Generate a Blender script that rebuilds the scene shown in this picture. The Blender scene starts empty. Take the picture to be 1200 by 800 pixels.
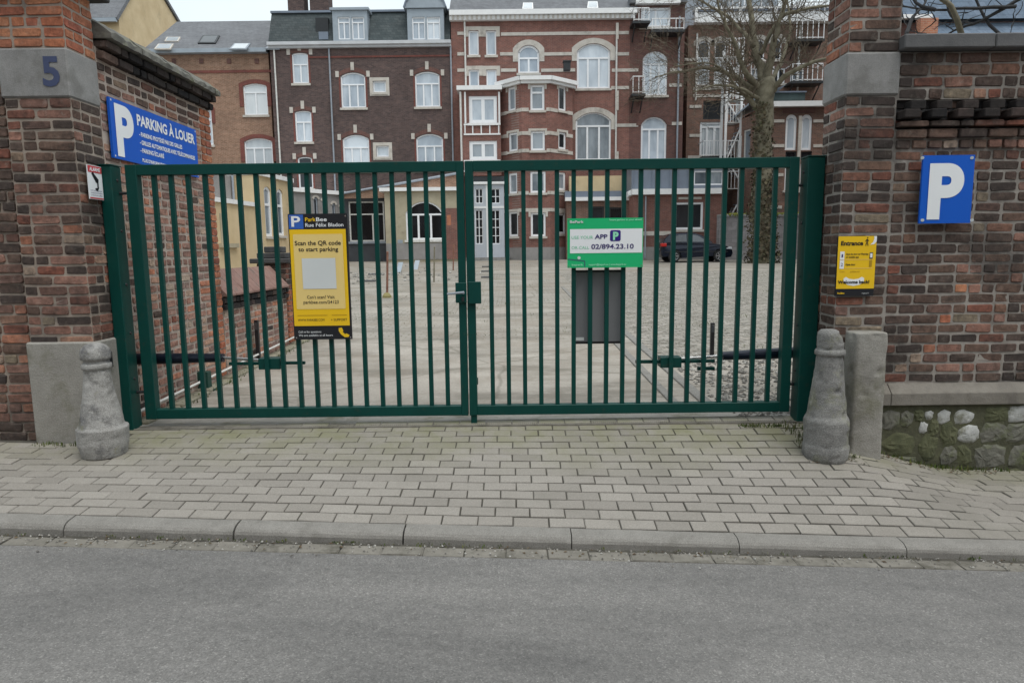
import bpy, bmesh, math, random
from mathutils import Vector, Matrix
random.seed(7)
R = math.radians
S = bpy.context.scene
COL = S.collection

# ------------------------------------------------------------------ camera
FPX, PITCH, ROLL, CAMH = 790.0, R(7.6), .012, 1.43
_c, _s = math.cos(PITCH), math.sin(PITCH)
V_F = Vector((0, _c, -_s)); _r0 = Vector((1, 0, 0)); _u0 = Vector((0, _s, _c))
V_R = _r0*math.cos(ROLL) - _u0*math.sin(ROLL)
V_U = _u0*math.cos(ROLL) + _r0*math.sin(ROLL)
CAMP = Vector((0, 0, CAMH))
cam = bpy.data.objects.new('camera', bpy.data.cameras.new('camera'))
COL.objects.link(cam)
cam.data.sensor_width = 36; cam.data.lens = 36*FPX/1200
cam.data.clip_start = .05; cam.data.clip_end = 2000
cam.matrix_world = Matrix((( V_R.x, V_U.x, -V_F.x, 0), (V_R.y, V_U.y, -V_F.y, 0), (V_R.z, V_U.z, -V_F.z, CAMH), (0, 0, 0, 1)))
S.camera = cam

def ray(px, py): return V_F*FPX + V_R*(px-600) - V_U*(py-400)
def at(px, py, Y):                       # measured photo point -> real point on the plane y = Y
    d = ray(px, py); return CAMP + d*(Y/d.y)

# ------------------------------------------------------------------ light
SUN_EL, SUN_AZ = R(66), R(140)
w = bpy.data.worlds.new('World'); S.world = w; w.use_nodes = True
nt = w.node_tree; nt.nodes.clear()
sky = nt.nodes.new('ShaderNodeTexSky'); sky.sky_type = 'NISHITA'; sky.sun_disc = False
sky.sun_elevation = SUN_EL; sky.sun_rotation = SUN_AZ; sky.air_density = 1.0; sky.dust_density = 2.0
tc = nt.nodes.new('ShaderNodeTexCoord')
nz = nt.nodes.new('ShaderNodeTexNoise'); nz.inputs['Scale'].default_value = 2.2; nz.inputs['Detail'].default_value = 6
nt.links.new(tc.outputs['Generated'], nz.inputs['Vector'])
cr = nt.nodes.new('ShaderNodeValToRGB')
cr.color_ramp.elements[0].position = .3; cr.color_ramp.elements[0].color = (9.6, 10.8, 11.5, 1)
cr.color_ramp.elements[1].position = .7; cr.color_ramp.elements[1].color = (12.0, 13.1, 13.4, 1)
nt.links.new(nz.outputs['Fac'], cr.inputs['Fac'])
mx = nt.nodes.new('ShaderNodeMixRGB'); mx.inputs['Fac'].default_value = .86
nt.links.new(sky.outputs['Color'], mx.inputs['Color1']); nt.links.new(cr.outputs['Color'], mx.inputs['Color2'])
bg = nt.nodes.new('ShaderNodeBackground'); bg.inputs['Strength'].default_value = .067
nt.links.new(mx.outputs['Color'], bg.inputs['Color'])
wo = nt.nodes.new('ShaderNodeOutputWorld'); nt.links.new(bg.outputs['Background'], wo.inputs['Surface'])
sun = bpy.data.objects.new('sun', bpy.data.lights.new('sun', 'SUN')); COL.objects.link(sun)
sun.data.energy = 1.5; sun.data.angle = R(40); sun.data.color = (1, .97, .92)
# the sky's sun_rotation turns clockwise from +Y
sd = Vector((math.sin(SUN_AZ)*math.cos(SUN_EL), math.cos(SUN_AZ)*math.cos(SUN_EL), math.sin(SUN_EL)))
sun.rotation_euler = sd.to_track_quat('Z', 'Y').to_euler()
S.view_settings.view_transform = 'Standard'; S.view_settings.look = 'None'
S.view_settings.exposure = .47; S.view_settings.gamma = 1; S.view_settings.use_curve_mapping = False

# ------------------------------------------------------------------ materials
def new_mat(name):
    m = bpy.data.materials.new(name); m.use_nodes = True
    return m, m.node_tree, m.node_tree.nodes['Principled BSDF']
def c4(c): return (c[0], c[1], c[2], 1)
def N(nt, t, **kw):
    n = nt.nodes.new(t)
    for k, v in kw.items():
        if k in n.inputs: n.inputs[k].default_value = v
        else: setattr(n, k, v)
    return n
def ramp(nt, fac, stops):
    n = nt.nodes.new('ShaderNodeValToRGB'); e = n.color_ramp.elements
    while len(e) < len(stops): e.new(.5)
    for i, (p, c) in enumerate(stops): e[i].position = p; e[i].color = c4(c)
    nt.links.new(fac, n.inputs['Fac']); return n.outputs['Color']
def mixc(nt, fac, a, b, mode='MIX'):
    n = nt.nodes.new('ShaderNodeMixRGB'); n.blend_type = mode
    for k, v in (('Fac', fac), ('Color1', a), ('Color2', b)):
        if isinstance(v, (int, float)): n.inputs[k].default_value = v
        elif isinstance(v, tuple): n.inputs[k].default_value = c4(v)
        else: nt.links.new(v, n.inputs[k])
    return n.outputs['Color']
def pos(nt): return nt.nodes.new('ShaderNodeNewGeometry').outputs['Position']
def noise(nt, vec, scale, detail=5, rough=.6):
    n = N(nt, 'ShaderNodeTexNoise', Scale=scale, Detail=detail, Roughness=rough); nt.links.new(vec, n.inputs['Vector']); return n.outputs['Fac']
def bumpit(nt, b, h, strength, dist=.01):
    n = N(nt, 'ShaderNodeBump', Strength=strength, Distance=dist); nt.links.new(h, n.inputs['Height']); nt.links.new(n.outputs['Normal'], b.inputs['Normal'])
def rnd(nt):
    o = nt.nodes.new('ShaderNodeObjectInfo'); g = nt.nodes.new('ShaderNodeNewGeometry')
    a = N(nt, 'ShaderNodeMath', operation='ADD'); nt.links.new(o.outputs['Random'], a.inputs[0]); nt.links.new(g.outputs['Random Per Island'], a.inputs[1])
    f = N(nt, 'ShaderNodeMath', operation='FRACT'); nt.links.new(a.outputs[0], f.inputs[0]); return f.outputs[0]
def plain(name, c, rough=.6, metal=0, var=.12, scale=6, bump=0, spec=.5):
    m, nt, b = new_mat(name); p = pos(nt)
    d = tuple(x*(1-var) for x in c); l = tuple(min(1, x*(1+var)) for x in c)
    nt.links.new(ramp(nt, noise(nt, p, scale), [(.3, d), (.7, l)]), b.inputs['Base Color'])
    b.inputs['Roughness'].default_value = rough; b.inputs['Metallic'].default_value = metal; b.inputs['Specular IOR Level'].default_value = spec
    if bump: bumpit(nt, b, noise(nt, p, scale*12), bump)
    return m
def mottled(name, stops, scale, rough=.9, bump=.3, bscale=60, stain=None, fine=None):
    m, nt, b = new_mat(name); p = pos(nt)
    col = ramp(nt, noise(nt, p, scale, 8, .65), stops)
    if fine: col = mixc(nt, fine[0], col, ramp(nt, noise(nt, p, fine[1], 3), [(.35, fine[2]), (.65, fine[3])]), 'MIX')
    for st in (stain or []):
        f = ramp(nt, noise(nt, p, st[1], 6, .7), [(st[2], (0, 0, 0)), (st[2]+.14, (st[3],)*3)])
        col = mixc(nt, f, col, st[0])
    nt.links.new(col, b.inputs['Base Color']); b.inputs['Roughness'].default_value = rough
    if bump: bumpit(nt, b, noise(nt, p, bscale, 6, .7), bump)
    return m
def brick_mat(name, stops, dirt=(.03, .027, .025), dirt_amt=.55, pale=(.3, .27, .23), pale_amt=.35, bump=.6, soot=.62):
    m, nt, b = new_mat(name); p = pos(nt); r = rnd(nt)
    col = ramp(nt, r, stops)
    col = mixc(nt, .6, col, ramp(nt, noise(nt, p, 22, 7, .75), [(.32, (.12, .12, .12)), (.5, (.5, .5, .5)), (.68, (.86, .85, .84))]), 'OVERLAY')
    col = mixc(nt, ramp(nt, noise(nt, p, 9, 7, .7), [(.5, (0, 0, 0)), (.68, (dirt_amt,)*3)]), col, dirt)
    col = mixc(nt, ramp(nt, noise(nt, p, 17, 7, .75), [(.56, (0, 0, 0)), (.72, (pale_amt,)*3)]), col, pale)
    col = mixc(nt, ramp(nt, noise(nt, p, 1.3, 7, .7), [(.48, (0, 0, 0)), (.66, (soot, soot, soot))]), col, (.035, .031, .029))
    nt.links.new(col, b.inputs['Base Color']); b.inputs['Roughness'].default_value = .92
    b.inputs['Specular IOR Level'].default_value = .25
    bumpit(nt, b, noise(nt, p, 70, 8, .75), bump, .012)
    return m
def facade_mat(name, c1, c2, mortar, soot=(.03, .025, .025), soot_amt=.4, bw=.22, rh=.07, flat=False):
    m, nt, b = new_mat(name)
    sp = nt.nodes.new('ShaderNodeSeparateXYZ'); nt.links.new(pos(nt), sp.inputs[0])
    ad = N(nt, 'ShaderNodeMath', operation='ADD'); nt.links.new(sp.outputs[0], ad.inputs[0]); nt.links.new(sp.outputs[1], ad.inputs[1])
    cb = nt.nodes.new('ShaderNodeCombineXYZ'); nt.links.new(ad.outputs[0], cb.inputs[0]); nt.links.new(sp.outputs[1 if flat else 2], cb.inputs[1])
    if flat: nt.links.new(sp.outputs[0], cb.inputs[0])
    t = N(nt, 'ShaderNodeTexBrick', Scale=1.0); t.inputs['Mortar Size'].default_value = .008
    t.inputs['Brick Width'].default_value = bw; t.inputs['Row Height'].default_value = rh
    t.inputs['Color1'].default_value = c4(c1); t.inputs['Color2'].default_value = c4(c2); t.inputs['Mortar'].default_value = c4(mortar)
    nt.links.new(cb.outputs[0], t.inputs['Vector']); p = pos(nt)
    col = mixc(nt, .3, t.outputs['Color'], ramp(nt, noise(nt, p, 3.5, 8, .8), [(.3, (.1, .1, .1)), (.7, (.9, .9, .9))]), 'OVERLAY')
    col = mixc(nt, ramp(nt, noise(nt, p, .35, 7, .7), [(.42, (0, 0, 0)), (.7, (soot_amt,)*3)]), col, soot)
    nt.links.new(col, b.inputs['Base Color']); b.inputs['Roughness'].default_value = .9; b.inputs['Specular IOR Level'].default_value = .2
    bumpit(nt, b, t.outputs['Fac'], -.3, .01)
    return m
def glass_mat(name, c1, c2, rough=.08, coat=.6):
    m, nt, b = new_mat(name); p = pos(nt)
    mp = N(nt, 'ShaderNodeMapping'); mp.inputs['Scale'].default_value = (1.6, 1.6, .5); nt.links.new(p, mp.inputs[0])
    f = noise(nt, mp.outputs[0], 1.1, 4)
    a = N(nt, 'ShaderNodeMath', operation='MULTIPLY_ADD'); nt.links.new(rnd(nt), a.inputs[0]); a.inputs[1].default_value = .5; nt.links.new(f, a.inputs[2])
    nt.links.new(ramp(nt, a.outputs[0], [(.45, c1), (1, c2)]), b.inputs['Base Color'])
    b.inputs['Roughness'].default_value = rough; b.inputs['Specular IOR Level'].default_value = .5+coat*.5
    b.inputs['Coat Weight'].default_value = coat; b.inputs['Coat Roughness'].default_value = .03
    return m

M = {}
def setup_mats():
    M['green'] = mottled('green_paint', [(.35, (.001, .044, .037)), (.65, (.0015, .052, .043))], 4, .45, .04, 60, stain=[((.045, .05, .035), 14, .58, .45), ((.07, .045, .025), 30, .70, .6)])
    M['green'].node_tree.nodes['Principled BSDF'].inputs['Specular IOR Level'].default_value = .25
    M['green_dark'] = plain('green_paint_worn', (.002, .046, .034), .5, 0, .2, 8)
    M['dark_brick'] = brick_mat('dark_brick', [(0, (.060, .047, .043)), (.25, (.085, .062, .053)), (.45, (.125, .08, .064)), (.62, (.165, .105, .08)), (.76, (.095, .07, .06)), (.90, (.22, .085, .06)), (.98, (.23, .185, .135))])
    M['weathered_brick'] = brick_mat('weathered_brick', [(0, (.20, .12, .10)), (.25, (.32, .17, .13)), (.5, (.39, .215, .165)), (.68, (.24, .17, .15)), (.82, (.46, .19, .115)), (.95, (.42, .33, .26))], pale=(.44, .37, .32), pale_amt=.6, dirt_amt=.45, soot=.25)
    M['red_brick'] = brick_mat('red_brick', [(0, (.14, .085, .07)), (.25, (.24, .125, .095)), (.5, (.31, .165, .125)), (.68, (.18, .115, .097)), (.82, (.37, .155, .095)), (.95, (.32, .24, .185))], pale=(.36, .3, .26), pale_amt=.45, dirt_amt=.35)
    M['orange_brick'] = brick_mat('orange_brick', [(0, (.33, .11, .065)), (.3, (.42, .16, .085)), (.6, (.30, .10, .07)), (.85, (.46, .20, .11))], dirt_amt=.2, pale=(.42, .33, .26))
    M['mortar'] = mottled('mortar', [(.3, (.25, .205, .17)), (.7, (.41, .345, .29))], 5, .95, .5, 80, stain=[((.07, .06, .055), 1.3, .5, .7)])
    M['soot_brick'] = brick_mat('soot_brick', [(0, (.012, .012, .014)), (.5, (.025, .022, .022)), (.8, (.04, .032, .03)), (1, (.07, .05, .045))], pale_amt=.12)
    M['mortar_pink'] = mottled('mortar_pink', [(.3, (.30, .24, .205)), (.7, (.50, .42, .36))], 6, .95, .8, 60, stain=[((.16, .11, .09), 5, .55, .6)])
    M['mortar_dark'] = mottled('mortar_dark', [(.3, (.20, .18, .16)), (.7, (.38, .345, .31))], 7, .95, .5, 80, stain=[((.045, .04, .037), 1.3, .48, .8)])
    M['bluestone'] = mottled('bluestone', [(.25, (.17, .168, .165)), (.55, (.25, .245, .24)), (.8, (.33, .325, .315))], 6, .85, .3, 90, stain=[((.13, .125, .115), 2.8, .52, .6)], fine=(.25, 150, (.12, .118, .115), (.38, .375, .365)))
    M['bluestone_dark'] = mottled('bluestone_dark', [(.25, (.075, .075, .078)), (.75, (.14, .138, .14))], 5, .8, .3, 70)
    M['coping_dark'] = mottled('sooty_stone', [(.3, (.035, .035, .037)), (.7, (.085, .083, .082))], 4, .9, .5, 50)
    M['coping_moss'] = mottled('mossy_stone', [(.25, (.075, .075, .07)), (.55, (.16, .155, .135)), (.75, (.13, .14, .06))], 7, .95, .7, 45, stain=[((.03, .03, .03), 3, .52, .7)])
    M['concrete_old'] = mottled('old_concrete', [(.25, (.20, .187, .165)), (.6, (.31, .295, .265)), (.8, (.39, .375, .345))], 6, .92, .6, 70, stain=[((.13, .125, .075), 2.3, .52, .7), ((.14, .13, .12), 5, .6, .6)], fine=(.3, 160, (.12, .115, .10), (.48, .46, .43)))
    M['bollard_stone'] = mottled('bollard_stone', [(.25, (.19, .18, .165)), (.5, (.31, .30, .285)), (.75, (.46, .45, .43))], 9, .85, .8, 70, stain=[((.085, .085, .09), 5.2, .5, .8), ((.22, .215, .08), 6.5, .6, .7), ((.6, .59, .57), 8, .64, .8)], fine=(.4, 150, (.10, .098, .09), (.52, .51, .49)))
    M['bollard_dark'] = mottled('bollard_dark_stone', [(.25, (.10, .10, .098)), (.5, (.19, .187, .18)), (.75, (.34, .335, .32))], 7, .85, .8, 70, stain=[((.16, .165, .075), 4, .54, .7), ((.42, .41, .39), 8, .6, .75), ((.05, .05, .052), 3.2, .58, .7)], fine=(.4, 150, (.06, .06, .058), (.4, .39, .37)))
    M['paver'] = paver_mat()
    M['joint'] = mottled('joint_sand', [(.3, (.045, .041, .034)), (.6, (.08, .073, .06)), (.75, (.08, .083, .04))], 9, 1, .5, 90)
    M['ledge_stone'] = mottled('ledge_stone', [(.3, (.15, .135, .115)), (.7, (.25, .23, .20))], 7, .9, .5, 60, stain=[((.09, .08, .07), 3.5, .52, .7)])
    M['kerb'] = mottled('kerb_concrete', [(.3, (.165, .155, .14)), (.7, (.25, .237, .217))], 9, .9, .35, 120, stain=[((.09, .085, .07), 3, .58, .5)], fine=(.35, 170, (.10, .095, .085), (.36, .345, .32)))
    M['gutter'] = mottled('gutter_concrete', [(.3, (.14, .13, .11)), (.7, (.235, .218, .19))], 9, .95, .5, 90, stain=[((.06, .055, .04), 5, .52, .7)])
    M['asphalt'] = asphalt_mat()
    M['yard'] = yard_mat()
    M['sett'] = brick_mat('sett_stone', [(0, (.21, .195, .17)), (.4, (.29, .27, .24)), (.7, (.25, .23, .20)), (1, (.34, .315, .285))], dirt=(.15, .145, .10), dirt_amt=.35, soot=.15, pale=(.36, .34, .3), bump=.4)
    M['gravel'] = brick_mat('gravel_stone', [(0, (.14, .135, .125)), (.4, (.24, .225, .205)), (.8, (.33, .315, .29)), (1, (.5, .49, .46))], dirt_amt=.2, soot=.1)
    M['white_stone'] = mottled('white_stone', [(.3, (.43, .395, .35)), (.7, (.60, .56, .51))], 2.5, .85, .1, 30, stain=[((.22, .2, .18), 1.7, .55, .55)])
    M['white_paint'] = plain('white_paint', (.78, .78, .78), .45, 0, .05)
    M['frame_white'] = plain('white_upvc', (.82, .83, .85), .35, 0, .03)
    M['pane_light'] = glass_mat('pane_curtain_sky_reflection', (.29, .345, .41), (.64, .70, .76))  # net curtains and sky reflection both painted into the pale blue base colour
    M['pane_dark'] = glass_mat('pane_dark', (.006, .007, .009), (.03, .033, .038), .08, 0)
    M['pane_mid'] = glass_mat('pane_mid', (.08, .10, .12), (.30, .34, .38))
    M['fac_A'] = facade_mat('brown_facade_brick', (.23, .125, .082), (.33, .19, .13), (.34, .27, .21), soot_amt=.3)
    M['fac_B'] = facade_mat('sooty_facade_brick', (.078, .056, .056), (.14, .094, .086), (.15, .12, .11), soot_amt=.4)
    M['fac_C'] = facade_mat('red_facade_brick', (.27, .115, .09), (.195, .09, .075), (.27, .19, .165), soot_amt=.45)
    M['fac_C2'] = facade_mat('dark_red_facade_brick', (.19, .085, .07), (.135, .066, .058), (.17, .13, .115), soot_amt=.5)
    M['fac_D'] = facade_mat('worn_facade_brick', (.24, .12, .088), (.15, .09, .074), (.26, .21, .17), soot_amt=.4)
    M['red_trim'] = facade_mat('red_trim_brick', (.21, .065, .05), (.16, .06, .05), (.2, .1, .09), soot_amt=.25)
    M['cream'] = mottled('cream_render', [(.3, (.50, .38, .22)), (.7, (.64, .51, .32))], .8, .9, .15, 30, stain=[((.33, .28, .2), 1.1, .58, .5)])
    M['cream_dirty'] = mottled('stained_render', [(.3, (.31, .27, .19)), (.7, (.47, .42, .31))], .8, .9, .15, 30, stain=[((.17, .14, .10), .9, .54, .6)])
    M['grey_render'] = mottled('grey_render', [(.3, (.20, .19, .185)), (.7, (.31, .295, .285))], .9, .9, .1, 30)
    M['slate'] = facade_mat('slate_roof', (.155, .16, .172), (.18, .186, .198), (.12, .124, .135), bw=.3, rh=.16, soot_amt=.25)
    M['slate_dark'] = facade_mat('dark_slate_roof', (.058, .072, .076), (.085, .10, .103), (.045, .052, .055), bw=.3, rh=.16, soot_amt=.35)
    M['slate_blue'] = facade_mat('blue_slate', (.135, .18, .24), (.17, .215, .28), (.1, .13, .18), bw=.35, rh=.2, soot=(.06, .08, .11), soot_amt=.4)
    M['zinc'] = plain('zinc_sheet', (.17, .20, .25), .45, .2, .15, 1)
    M['dark_metal'] = plain('dark_metal', (.03, .032, .035), .5, .3, .2)
    M['black'] = plain('black_plastic', (.012, .013, .015), .4, 0, .2)
    M['navy'] = plain('navy_anodised', (.010, .016, .032), .35, .3, .15)
    M['steel'] = plain('bright_steel', (.62, .62, .62), .25, .9, .06)
    M['grey_panel'] = plain('grey_panel', (.19, .195, .205), .55, 0, .06, 1)
    M['pipe_white'] = plain('pipe_white', (.62, .61, .58), .5, 0, .15, 9)
    M['pipe_grey'] = plain('pipe_grey', (.27, .30, .34), .5, 0, .15)
    M['bark'] = mottled('bark', [(.3, (.10, .088, .06)), (.6, (.21, .19, .135)), (.8, (.28, .265, .205))], 3, .95, .8, 18)
    M['twig'] = mottled('twig', [(.3, (.075, .06, .042)), (.7, (.15, .12, .085))], 2, .95, 0)
    M['ivy'] = brick_mat('ivy_leaf', [(0, (.075, .058, .038)), (.4, (.11, .09, .055)), (.7, (.06, .062, .032)), (1, (.15, .125, .08))], pale_amt=.1, bump=.1)
    M['grass'] = brick_mat('grass_blade', [(0, (.05, .08, .018)), (.5, (.09, .13, .03)), (1, (.16, .17, .05))], pale_amt=0, dirt_amt=.2, bump=0)
    M['dead'] = brick_mat('dead_leaf', [(0, (.09, .06, .035)), (.5, (.14, .1, .06)), (1, (.07, .07, .04))], bump=0)
    M['moss'] = mottled('moss', [(.3, (.10, .11, .02)), (.7, (.20, .2, .04))], 9, 1, .8, 60)
    M['rust'] = mottled('rusty_iron', [(.3, (.13, .055, .035)), (.7, (.26, .13, .09))], 9, .9, .4, 60)
    M['car'] = plain('car_paint', (.006, .010, .022), .22, .3, .1)
    M['tyre'] = plain('tyre', (.014, .014, .014), .85)
    M['rim'] = plain('rim', (.35, .35, .36), .35, .8)
    M['car_glass'] = glass_mat('car_glass', (.02, .024, .028), (.06, .07, .08), .04)
    M['red_lens'] = plain('red_lens', (.42, .015, .012), .25)
    M['clear_lens'] = plain('clear_lens', (.5, .52, .55), .15)
    M['rubble_green'] = mottled('mossy_rubble', [(.25, (.05, .055, .03)), (.5, (.10, .105, .055)), (.75, (.15, .15, .09))], 7, .95, .9, 40)
    M['footing_earth'] = mottled('footing_earth', [(.3, (.05, .05, .032)), (.6, (.10, .10, .06)), (.8, (.12, .13, .055))], 9, 1, .9, 45)
    M['eave_grey'] = plain('eave_grey_white', (.50, .51, .53), .6, 0, .1, 2)
    M['fac_orange'] = facade_mat('orange_facade_brick', (.42, .17, .10), (.33, .13, .09), (.4, .28, .2), soot_amt=.25)
    M['rubble_white'] = mottled('pale_rubble', [(.3, (.33, .335, .32)), (.7, (.58, .585, .57))], 9, .9, .9, 50, stain=[((.14, .14, .08), 7, .5, .75)])
    M['rubble_gray'] = mottled('grey_rubble', [(.3, (.10, .098, .08)), (.7, (.20, .195, .165))], 7, .95, .9, 40, stain=[((.09, .11, .03), 4, .5, .7)])
    for n, c, r in (('s_blue', (.003, .10, .54), .35), ('s_white', (.82, .84, .86), .4), ('s_yellow', (.83, .52, .012), .4), ('s_pale', (.80, .60, .22), .4), ('s_black', (.012, .013, .017), .4),
                    ('s_green', (.012, .46, .17), .35), ('s_ltext', (.20, .60, .38), .4), ('s_navy', (.03, .012, .20), .4), ('s_red', (.55, .05, .06), .4), ('s_pblue', (.03, .12, .46), .4), ('s_white_dull', (.63, .66, .66), .45), ('s_navy_text', (.05, .04, .16), .5), ('s_ochre', (.40, .24, .01), .5), ('s_mint', (.30, .75, .50), .4), ('enamel_blue', (.045, .06, .13), .4)):
        M[n] = plain(n, c, r, 0, .04, 2)
    M['red_trim_stone'] = mottled('red_tile', [(.25, (.16, .085, .07)), (.55, (.25, .15, .125)), (.8, (.20, .17, .15))], 8, .95, .5, 60, stain=[((.07, .06, .05), 4, .55, .6)])
    M['concrete_mossy'] = mottled('mossy_concrete', [(.3, (.17, .155, .11)), (.6, (.27, .25, .19)), (.8, (.20, .19, .09))], 6, .95, .5, 60)
    M['zinc_pale'] = plain('pale_zinc', (.30, .345, .39), .5, .1, .12, 2)
    M['dark_boards'] = plain('dark_boards', (.045, .05, .058), .6, 0, .2, 2)
    M['pane_white'] = glass_mat('pane_net_curtain', (.42, .46, .49), (.66, .69, .71))
    M['door_grey'] = plain('door_grey', (.46, .49, .54), .5, 0, .06, 2)
    M['grey_stone'] = facade_mat('grey_stone_wall', (.26, .245, .25), (.32, .305, .31), (.2, .19, .19), soot=(.13, .125, .12), bw=.5, rh=.22, soot_amt=.4)
    M['orange_face'] = plain('orange_brick_face', (.40, .16, .09), .9, 0, .2, 5)
    M['tarp'] = plain('dark_tarpaulin', (.045, .07, .07), .5, 0, .3, 1.5)
    M['twig_dark'] = mottled('dark_twig', [(.3, (.02, .021, .024)), (.7, (.05, .05, .052))], 5, .9, 0)
    M['moss_stone'] = mottled('mossy_footing', [(.3, (.16, .14, .05)), (.7, (.30, .26, .12))], 9, .95, .4, 40)

def paver_mat():
    m, nt, b = new_mat('concrete_paver'); p = pos(nt); r = rnd(nt)
    col = ramp(nt, r, [(0, (.225, .207, .184)), (.35, (.252, .232, .207)), (.7, (.266, .245, .219)), (1, (.29, .268, .24))])
    col = mixc(nt, .3, col, ramp(nt, noise(nt, p, 120, 4, .7), [(.3, (.15, .15, .15)), (.7, (.85, .85, .85))]), 'OVERLAY')
    col = mixc(nt, ramp(nt, noise(nt, p, 1.1, 8, .7), [(.5, (0, 0, 0)), (.72, (.5, .5, .5))]), col, (.16, .15, .125))
    # moss and algae where water stands near the gate line
    sp = nt.nodes.new('ShaderNodeSeparateXYZ'); nt.links.new(p, sp.inputs[0])
    mr = N(nt, 'ShaderNodeMapRange'); mr.inputs[1].default_value = 4.55; mr.inputs[2].default_value = 5.35; nt.links.new(sp.outputs[1], mr.inputs[0])
    mg = N(nt, 'ShaderNodeMath', operation='MULTIPLY'); nt.links.new(mr.outputs[0], mg.inputs[0])
    nt.links.new(ramp(nt, noise(nt, p, 2.4, 8, .75), [(.36, (0, 0, 0)), (.62, (.75, .75, .75))]), mg.inputs[1])
    col = mixc(nt, mg.outputs[0], col, (.175, .175, .085))
    nt.links.new(col, b.inputs['Base Color']); b.inputs['Roughness'].default_value = .92
    bumpit(nt, b, noise(nt, p, 160, 5, .7), .35, .006); return m
def asphalt_mat():
    m, nt, b = new_mat('worn_asphalt'); p = pos(nt)
    v = N(nt, 'ShaderNodeTexVoronoi', Scale=150); nt.links.new(p, v.inputs['Vector'])
    sp = nt.nodes.new('ShaderNodeSeparateColor'); nt.links.new(v.outputs['Color'], sp.inputs[0])
    col = ramp(nt, sp.outputs[0], [(0, (.115, .111, .107)), (.5, (.165, .158, .152)), (.9, (.20, .192, .185)), (1, (.30, .288, .275))])
    mp = N(nt, 'ShaderNodeMapping'); mp.inputs['Scale'].default_value = (.5, 1.6, 1); nt.links.new(p, mp.inputs[0])
    col = mixc(nt, .75, col, ramp(nt, noise(nt, mp.outputs[0], 1.3, 9, .7), [(.3, (.26, .26, .26)), (.7, (.72, .715, .70))]), 'OVERLAY')
    col = mixc(nt, .28, col, ramp(nt, noise(nt, p, 22, 6, .8), [(.3, (.065, .064, .063)), (.7, (.27, .263, .255))]))
    nt.links.new(col, b.inputs['Base Color']); b.inputs['Roughness'].default_value = .88
    bumpit(nt, b, v.outputs['Distance'], .55, .008); return m
def yard_mat():
    m, nt, b = new_mat('yard_concrete'); p = pos(nt)
    sp = nt.nodes.new('ShaderNodeSeparateXYZ'); nt.links.new(p, sp.inputs[0])
    conc = ramp(nt, noise(nt, p, .9, 9, .7), [(.28, (.27, .245, .21)), (.5, (.35, .318, .278)), (.75, (.42, .388, .342))])
    conc = mixc(nt, .3, conc, ramp(nt, noise(nt, p, 45, 5, .8), [(.3, (.15, .15, .15)), (.7, (.85, .85, .85))]), 'OVERLAY')
    # old sett paving further back, half covered with dust
    t = N(nt, 'ShaderNodeTexBrick', Scale=1.0); t.inputs['Brick Width'].default_value = .19; t.inputs['Row Height'].default_value = .13; t.inputs['Mortar Size'].default_value = .012
    t.inputs['Color1'].default_value = (.27, .248, .22, 1); t.inputs['Color2'].default_value = (.33, .305, .27, 1); t.inputs['Mortar'].default_value = (.17, .155, .12, 1)
    dz = N(nt, 'ShaderNodeTexNoise', Scale=3.0, Detail=3); nt.links.new(p, dz.inputs['Vector'])
    dm = mixc(nt, .06, p, dz.outputs['Color']); nt.links.new(dm, t.inputs['Vector'])
    setts = mixc(nt, ramp(nt, noise(nt, p, .55, 8, .7), [(.42, (0, 0, 0)), (.6, (.85, .85, .85))]), t.outputs['Color'], (.355, .322, .28))
    wob = noise(nt, p, .8, 4)
    ya = N(nt, 'ShaderNodeMath', operation='MULTIPLY_ADD'); nt.links.new(wob, ya.inputs[0]); ya.inputs[1].default_value = .5; nt.links.new(sp.outputs[1], ya.inputs[2])
    st = N(nt, 'ShaderNodeMath', operation='GREATER_THAN'); nt.links.new(ya.outputs[0], st.inputs[0]); st.inputs[1].default_value = 10.3
    col = mixc(nt, st.outputs[0], conc, setts)
    mp = N(nt, 'ShaderNodeMapping'); mp.inputs['Scale'].default_value = (.55, 1.5, 1); nt.links.new(p, mp.inputs[0])
    col = mixc(nt, ramp(nt, noise(nt, mp.outputs[0], .8, 10, .75), [(.48, (0, 0, 0)), (.6, (.8, .8, .8))]), col, (.175, .157, .13))
    col = mixc(nt, ramp(nt, noise(nt, p, .32, 9, .8), [(.47, (0, 0, 0)), (.62, (.7, .7, .7))]), col, (.215, .18, .14))
    # cracks
    v = N(nt, 'ShaderNodeTexVoronoi', Scale=.42, feature='DISTANCE_TO_EDGE'); 
    wv = N(nt, 'ShaderNodeMixRGB'); wv.inputs[0].default_value = .12; nt.links.new(p, wv.inputs[1])
    nn = N(nt, 'ShaderNodeTexNoise', Scale=2.5, Detail=6); nt.links.new(p, nn.inputs['Vector']); nt.links.new(nn.outputs['Color'], wv.inputs[2]); nt.links.new(wv.outputs[0], v.inputs['Vector'])
    col = mixc(nt, ramp(nt, v.outputs['Distance'], [(.003, (.4, .4, .4)), (.009, (0, 0, 0))]), col, (.09, .085, .06))
    nt.links.new(col, b.inputs['Base Color']); b.inputs['Roughness'].default_value = .95
    bumpit(nt, b, noise(nt, p, 60, 7, .75), .5, .01); return m

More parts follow.
